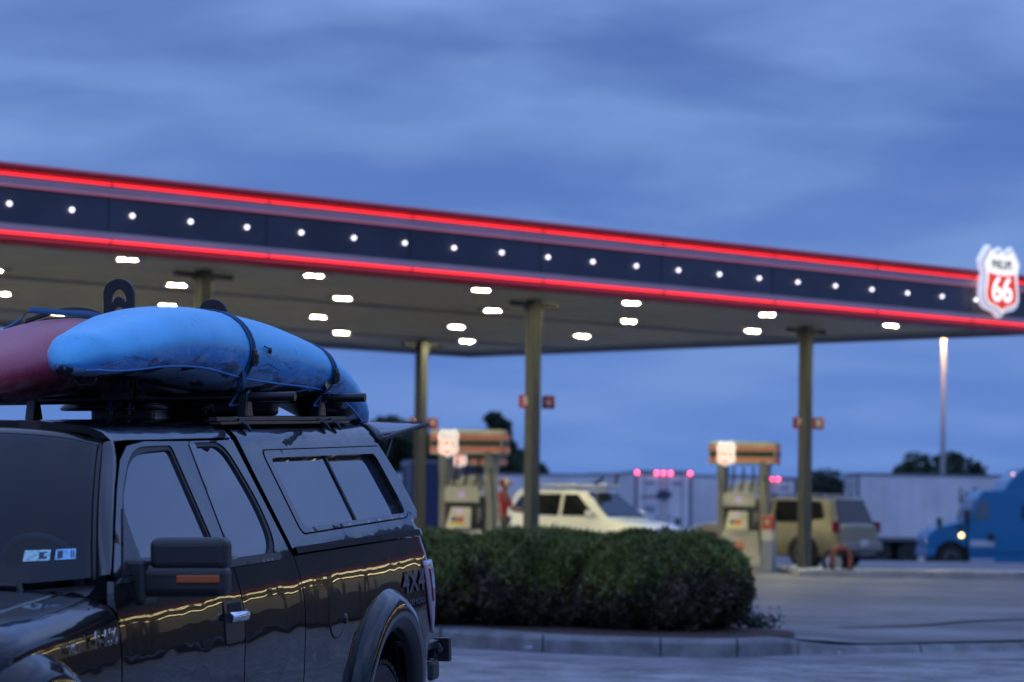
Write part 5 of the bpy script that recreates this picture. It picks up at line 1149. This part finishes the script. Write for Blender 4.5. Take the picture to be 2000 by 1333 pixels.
prf([(1.0, 1.02), (2.35, 1.02), (2.35, 1.28), (1.0, 1.28)], .05, 'chrome_step', mat('tractor_chrome', (.55, .55, .6), .3, metal=.4), y=-1.22, bev=.02)
prf([(1.0, .42), (2.35, .42), (2.35, .52), (1.0, .52)], .05, 'lower_step', MATS['tractor_chrome'], y=-1.22, bev=.02)
for x, z, h in ((.72, 2.28, .52), (-.62, 2.0, .34), (.42, 1.78, .22), (2.0, 1.42, .30)): x *= .8; m = MB(); m.box((x, -1.30 if x > 0 else -1.05, z), (.2, .12, h)); m.cyl((x, -1.2, z-h/2-.1), (x, -1.25, z), .03, 8); m.obj('side_mirror', pdark, tr, bevel=.04)
prf([(-1.02, .62), (-1.02, .86), (-.6, .86), (-.6, .62)], 2.1, 'front_bumper', trb)
amb = mat('amber_lamp_glow', (.8, .4, .1), .4, emit=(1.0, .50, .20), es=9.0); pnk = mat('pink_lamp_glow', (.8, .4, .3), .4, emit=(1.0, .45, .38), es=3.2)
for x, y_, z, s, c_ in ((.42, -1.06, 1.48, .085, amb), (-.93, -.92, 1.22, .08, pnk), (2.55, -1.0, 4.0, .05, pnk)): m = MB(); m.sphere((x, y_, z), s, (1, .5, 1), 10); m.obj('marker_lamp', c_, tr, smooth=True)
for x, ss in ((0, (-1, 1)), (5.2, (-1, 1)), (6.5, (-1, 1))):
    for s in ss: wheel(tr, (x, s*.98, .51), .51, .32, .29, tyr2, rim2, treads=0, M=Matrix.Rotation(PI if s < 0 else 0, 4, 'Z'), spokes=8)
m = MB(); m.cyl((0, -1.06, .60), (0, 1.06, .60), .66, 28); m.obj('wheel_well', dark, tr)
m = MB(); m.box((4.8, 0, .85), (6.5, .9, .25)); m.obj('chassis', pdark, tr)

# ---- tall lamp pole beyond the trailers
pl_ = empty('lamp_pole', (yx(1841, 150), 150, LOT), 0, 'tall thin grey lamp pole rising behind the white trailer', 'lamp pole')
m = MB(); m.cyl((0, 0, 0), (0, 0, 12.4), .16, 12, r2=.10); m.obj('pole', mat('pole_steel', (.35, .35, .36), .5), pl_, smooth=True)
m = MB(); m.box((0, -.35, 12.3), (.9, .5, .14)); m.cyl((0, 0, 12.25), (0, -.4, 12.3), .05, 8); m.obj('lamp_head', pdark, pl_, bevel=.03)
ld = bpy.data.lights.new('pole_lamp', 'SPOT'); ld.energy = 900; ld.color = (1.0, .55, .22); ld.spot_size = math.radians(120); ld.shadow_soft_size = .12
lo2 = bpy.data.objects.new('pole_lamp', ld); C.objects.link(lo2); lo2.parent = pl_; lo2.location = (0, -.42, 12.15)
m = MB(); m.box((0, -.38, 12.21), (.5, .3, .03)); m.obj('lamp_lens', mat('sodium_glow', (1, .6, .3), .4, emit=(1, .55, .22), es=14), pl_)

# ---- person in a red shirt
pe = on_y(980, 1070, 63.5)
def person(x, y, z, rz):
    r = empty('person', (x, y, z), rz, 'person in a red shirt and red and white cap standing beside the left pump', 'person')
    J = {'pelvis': (0, 0, .95, .15), 'waist': (0, 0, 1.10, .135), 'chest': (0, -.02, 1.32, .165), 'neck': (0, -.03, 1.47, .065), 'chin': (0, -.06, 1.53, .07), 'head': (0, -.06, 1.62, .105), 'top': (0, -.05, 1.70, .085),
         'shl': (.19, -.01, 1.43, .062), 'ell': (.26, -.10, 1.16, .046), 'wrl': (.20, -.32, 1.10, .032), 'hal': (.17, -.40, 1.10, .036), 'shr': (-.19, -.01, 1.43, .062), 'elr': (-.27, .0, 1.15, .046), 'wrr': (-.26, -.12, .93, .032), 'har': (-.25, -.15, .85, .036),
         'hpl': (.10, 0, .88, .10), 'knl': (.11, -.03, .50, .065), 'anl': (.11, .03, .09, .045), 'tol': (.12, -.14, .04, .04), 'hpr': (-.10, 0, .88, .10), 'knr': (-.12, -.01, .50, .065), 'anr': (-.13, .04, .09, .045), 'tor': (-.15, -.13, .04, .04)}
    E_ = [('pelvis', 'waist'), ('waist', 'chest'), ('chest', 'neck'), ('neck', 'chin'), ('chin', 'head'), ('head', 'top'), ('chest', 'shl'), ('shl', 'ell'), ('ell', 'wrl'), ('wrl', 'hal'), ('chest', 'shr'), ('shr', 'elr'), ('elr', 'wrr'), ('wrr', 'har'),
          ('pelvis', 'hpl'), ('hpl', 'knl'), ('knl', 'anl'), ('anl', 'tol'), ('pelvis', 'hpr'), ('hpr', 'knr'), ('knr', 'anr'), ('anr', 'tor')]
    for sd in ('l', 'r'):
        hx, hy, hz, _ = J['ha'+sd]; wx, wy, wz, _ = J['wr'+sd]; d = (Vector((hx, hy, hz))-Vector((wx, wy, wz))).normalized(); side = Vector((1, 0, 0))
        for k in range(4): a = Vector((hx, hy, hz))+side*(k-1.5)*.017+d*.03; b = a+d*.035; c_ = b+d*.022+Vector((0, 0, -.018)); J[f'f{k}a{sd}'] = (*a, .009); J[f'f{k}b{sd}'] = (*b, .0085); J[f'f{k}c{sd}'] = (*c_, .0075); E_ += [('ha'+sd, f'f{k}a{sd}'), (f'f{k}a{sd}', f'f{k}b{sd}'), (f'f{k}b{sd}', f'f{k}c{sd}')]
        t = Vector((hx, hy, hz))+side*(-.035 if sd == 'l' else .035)+d*.01; J['t'+sd] = (*t, .010); J['u'+sd] = (*(t+d*.03), .009); E_ += [('ha'+sd, 't'+sd), ('t'+sd, 'u'+sd)]
    def skin(name, keys, edges, m_, grow=0.0):
        idx = {k: i for i, k in enumerate(keys)}; me = bpy.data.meshes.new(name); me.from_pydata([J[k][:3] for k in keys], [(idx[a], idx[b]) for a, b in edges if a in idx and b in idx], []); o = bpy.data.objects.new(name, me); C.objects.link(o)
        md = o.modifiers.new('skin', 'SKIN'); md.use_smooth_shade = True
        for i, k in enumerate(keys): o.data.skin_vertices[0].data[i].radius = (J[k][3]+grow, J[k][3]*(.75 if k in ('chest', 'waist', 'pelvis') else 1)+grow)
        o.data.skin_vertices[0].data[0].use_root = True
        sb = o.modifiers.new('sub', 'SUBSURF'); sb.levels = 1; sb.render_levels = 1; me.materials.append(m_); o.parent = r
        return o
    skin('body', list(J), E_, mat('skin_tone', (.22, .12, .08), .55))
    skin('red_shirt', ['waist', 'pelvis', 'chest', 'shl', 'ell', 'shr', 'elr'], [('waist', 'pelvis'), ('waist', 'chest'), ('chest', 'shl'), ('shl', 'ell'), ('chest', 'shr'), ('shr', 'elr')], mat('red_cloth', (.32, .014, .016), .8), .018)
    skin('jeans', ['pelvis', 'hpl', 'knl', 'anl', 'hpr', 'knr', 'anr'], [('pelvis', 'hpl'), ('hpl', 'knl'), ('knl', 'anl'), ('pelvis', 'hpr'), ('hpr', 'knr'), ('knr', 'anr')], mat('denim', (.03, .045, .09), .85), .014)
    m = MB(); m.sphere((0, -.055, 1.685), .125, (1, 1.1, .8), 16); m.box((0, -.19, 1.665), (.17, .13, .015)); m.obj('red_cap', mat('red_cap_cloth', (.30, .02, .02), .8), r, smooth=False, auto=.7)
    m = MB(); m.sphere((-.05, -.10, 1.69), .10, (.8, .8, .8), 12); m.obj('cap_white_panel', mat('cap_white', (.5, .48, .4), .8), r, smooth=True)
    return r
pp = person(pe.x, 63.5, .14, math.radians(70))
m = MB(); m.box((0, 0, .07), (1.3, 1.0, .14)); o = m.obj('pump_island', isl, None, bevel=.03); o.location = (pe.x, 63.5, 0); tag(o, 'low concrete island under the person in the red shirt', 'island')

# ================================================================== trees beyond the lot
tleaf = mat('tree_leaf', (.010, .022, .010), .8, col2=(.022, .045, .016), scale=.6, lo=.4, hi=.6); bark = mat('bark', (.04, .03, .022), .9)
def tree(px, y, zt, wd, lab, seed, kind='round', n=5200, name='tree'):
    r = np.random.default_rng(seed); x = yx(px, y); root = empty(name, (x, y, LOT-.1), 0, lab, 'tree', 'trees beyond the truck lot'); H = (zt-LOT)*1.22
    m = MB(); m.tube([(0, 0, 0), (.05, 0, H*.3), (.0, .05, H*.6), (0, 0, H*.9)], [H*.028, H*.022, H*.014, H*.004], 8); m.obj('trunk', bark, root, smooth=True)
    m = MB(); blobs = []
    nb = 17 if kind == 'round' else 14
    for k in range(nb):
        a = r.random()*2*PI; t = r.random()
        if kind == 'round': rr = wd/2*(.15+.75*r.random()**.6); z = H*(.50+.42*r.random()*(1-.45*(rr/(wd/2))**2)); b = wd*(.10+.10*r.random())
        else: t = k/nb; rr = wd/2*(1-t)*(.3+.6*r.random()); z = H*(.25+.72*t); b = wd*(.20*(1-t)+.06)
        c_ = np.array([rr*math.cos(a), rr*math.sin(a), z]); blobs.append((c_, b)); m.tube([(0, 0, H*.35*(.8+.4*t)), tuple(c_*np.array([.5, .5, .86])), tuple(c_)], [H*.010, H*.006, H*.003], 6)
    m.obj('limbs', bark, root, smooth=True); P = []
    for c_, b in blobs:
        q = r.normal(size=(n//nb, 3)); q /= np.linalg.norm(q, axis=1)[:, None]; q *= (b*(.35+.75*r.random(len(q))**.5))[:, None]; q[:, 2] *= .75; P.append(c_+q)
    leaf_mesh('crown', np.concatenate(P), wd*.038+.04, tleaf, root, 1.6, .3, seed); return root
tree(742, 190, 5.9, 7.5, 'dark tree rising behind the left post and dark blue trailer', 3, n=9000); tree(812, 205, 5.6, 8.5, 'dark lower tree between the truck tail and left pump', 4)
tree(965, 165, 5.6, 6.0, 'dark pointed tree just right of the left pumps', 6, 'cone', 5200); tree(1005, 168, 4.0, 4.2, 'lower dark tree between the left pump and middle post', 7)
tree(955, 172, 3.3, 8, 'broad dark bush behind the person in red', 17)
tree(1615, 185, 3.5, 5.0, 'dark rounded tree right of the right canopy post', 8, n=4200); tree(1805, 190, 4.3, 5.6, 'dark tree left of the lamp pole above the trailer', 9); tree(1858, 195, 4.6, 6.0, 'dark tree behind the lamp pole above the trailer', 10)
for i, (px, y, w_) in enumerate(((620, 210, 12), (500, 215, 14), (1090, 230, 9), (2060, 220, 12))): tree(px, y, 3.6+.4*i, w_, ('dark tree hidden behind the camper shell', 'dark tree hidden behind the truck cab', 'distant dark tree behind the middle post', 'dark tree beyond the right edge')[i], 30+i, n=2500) if px in () else None
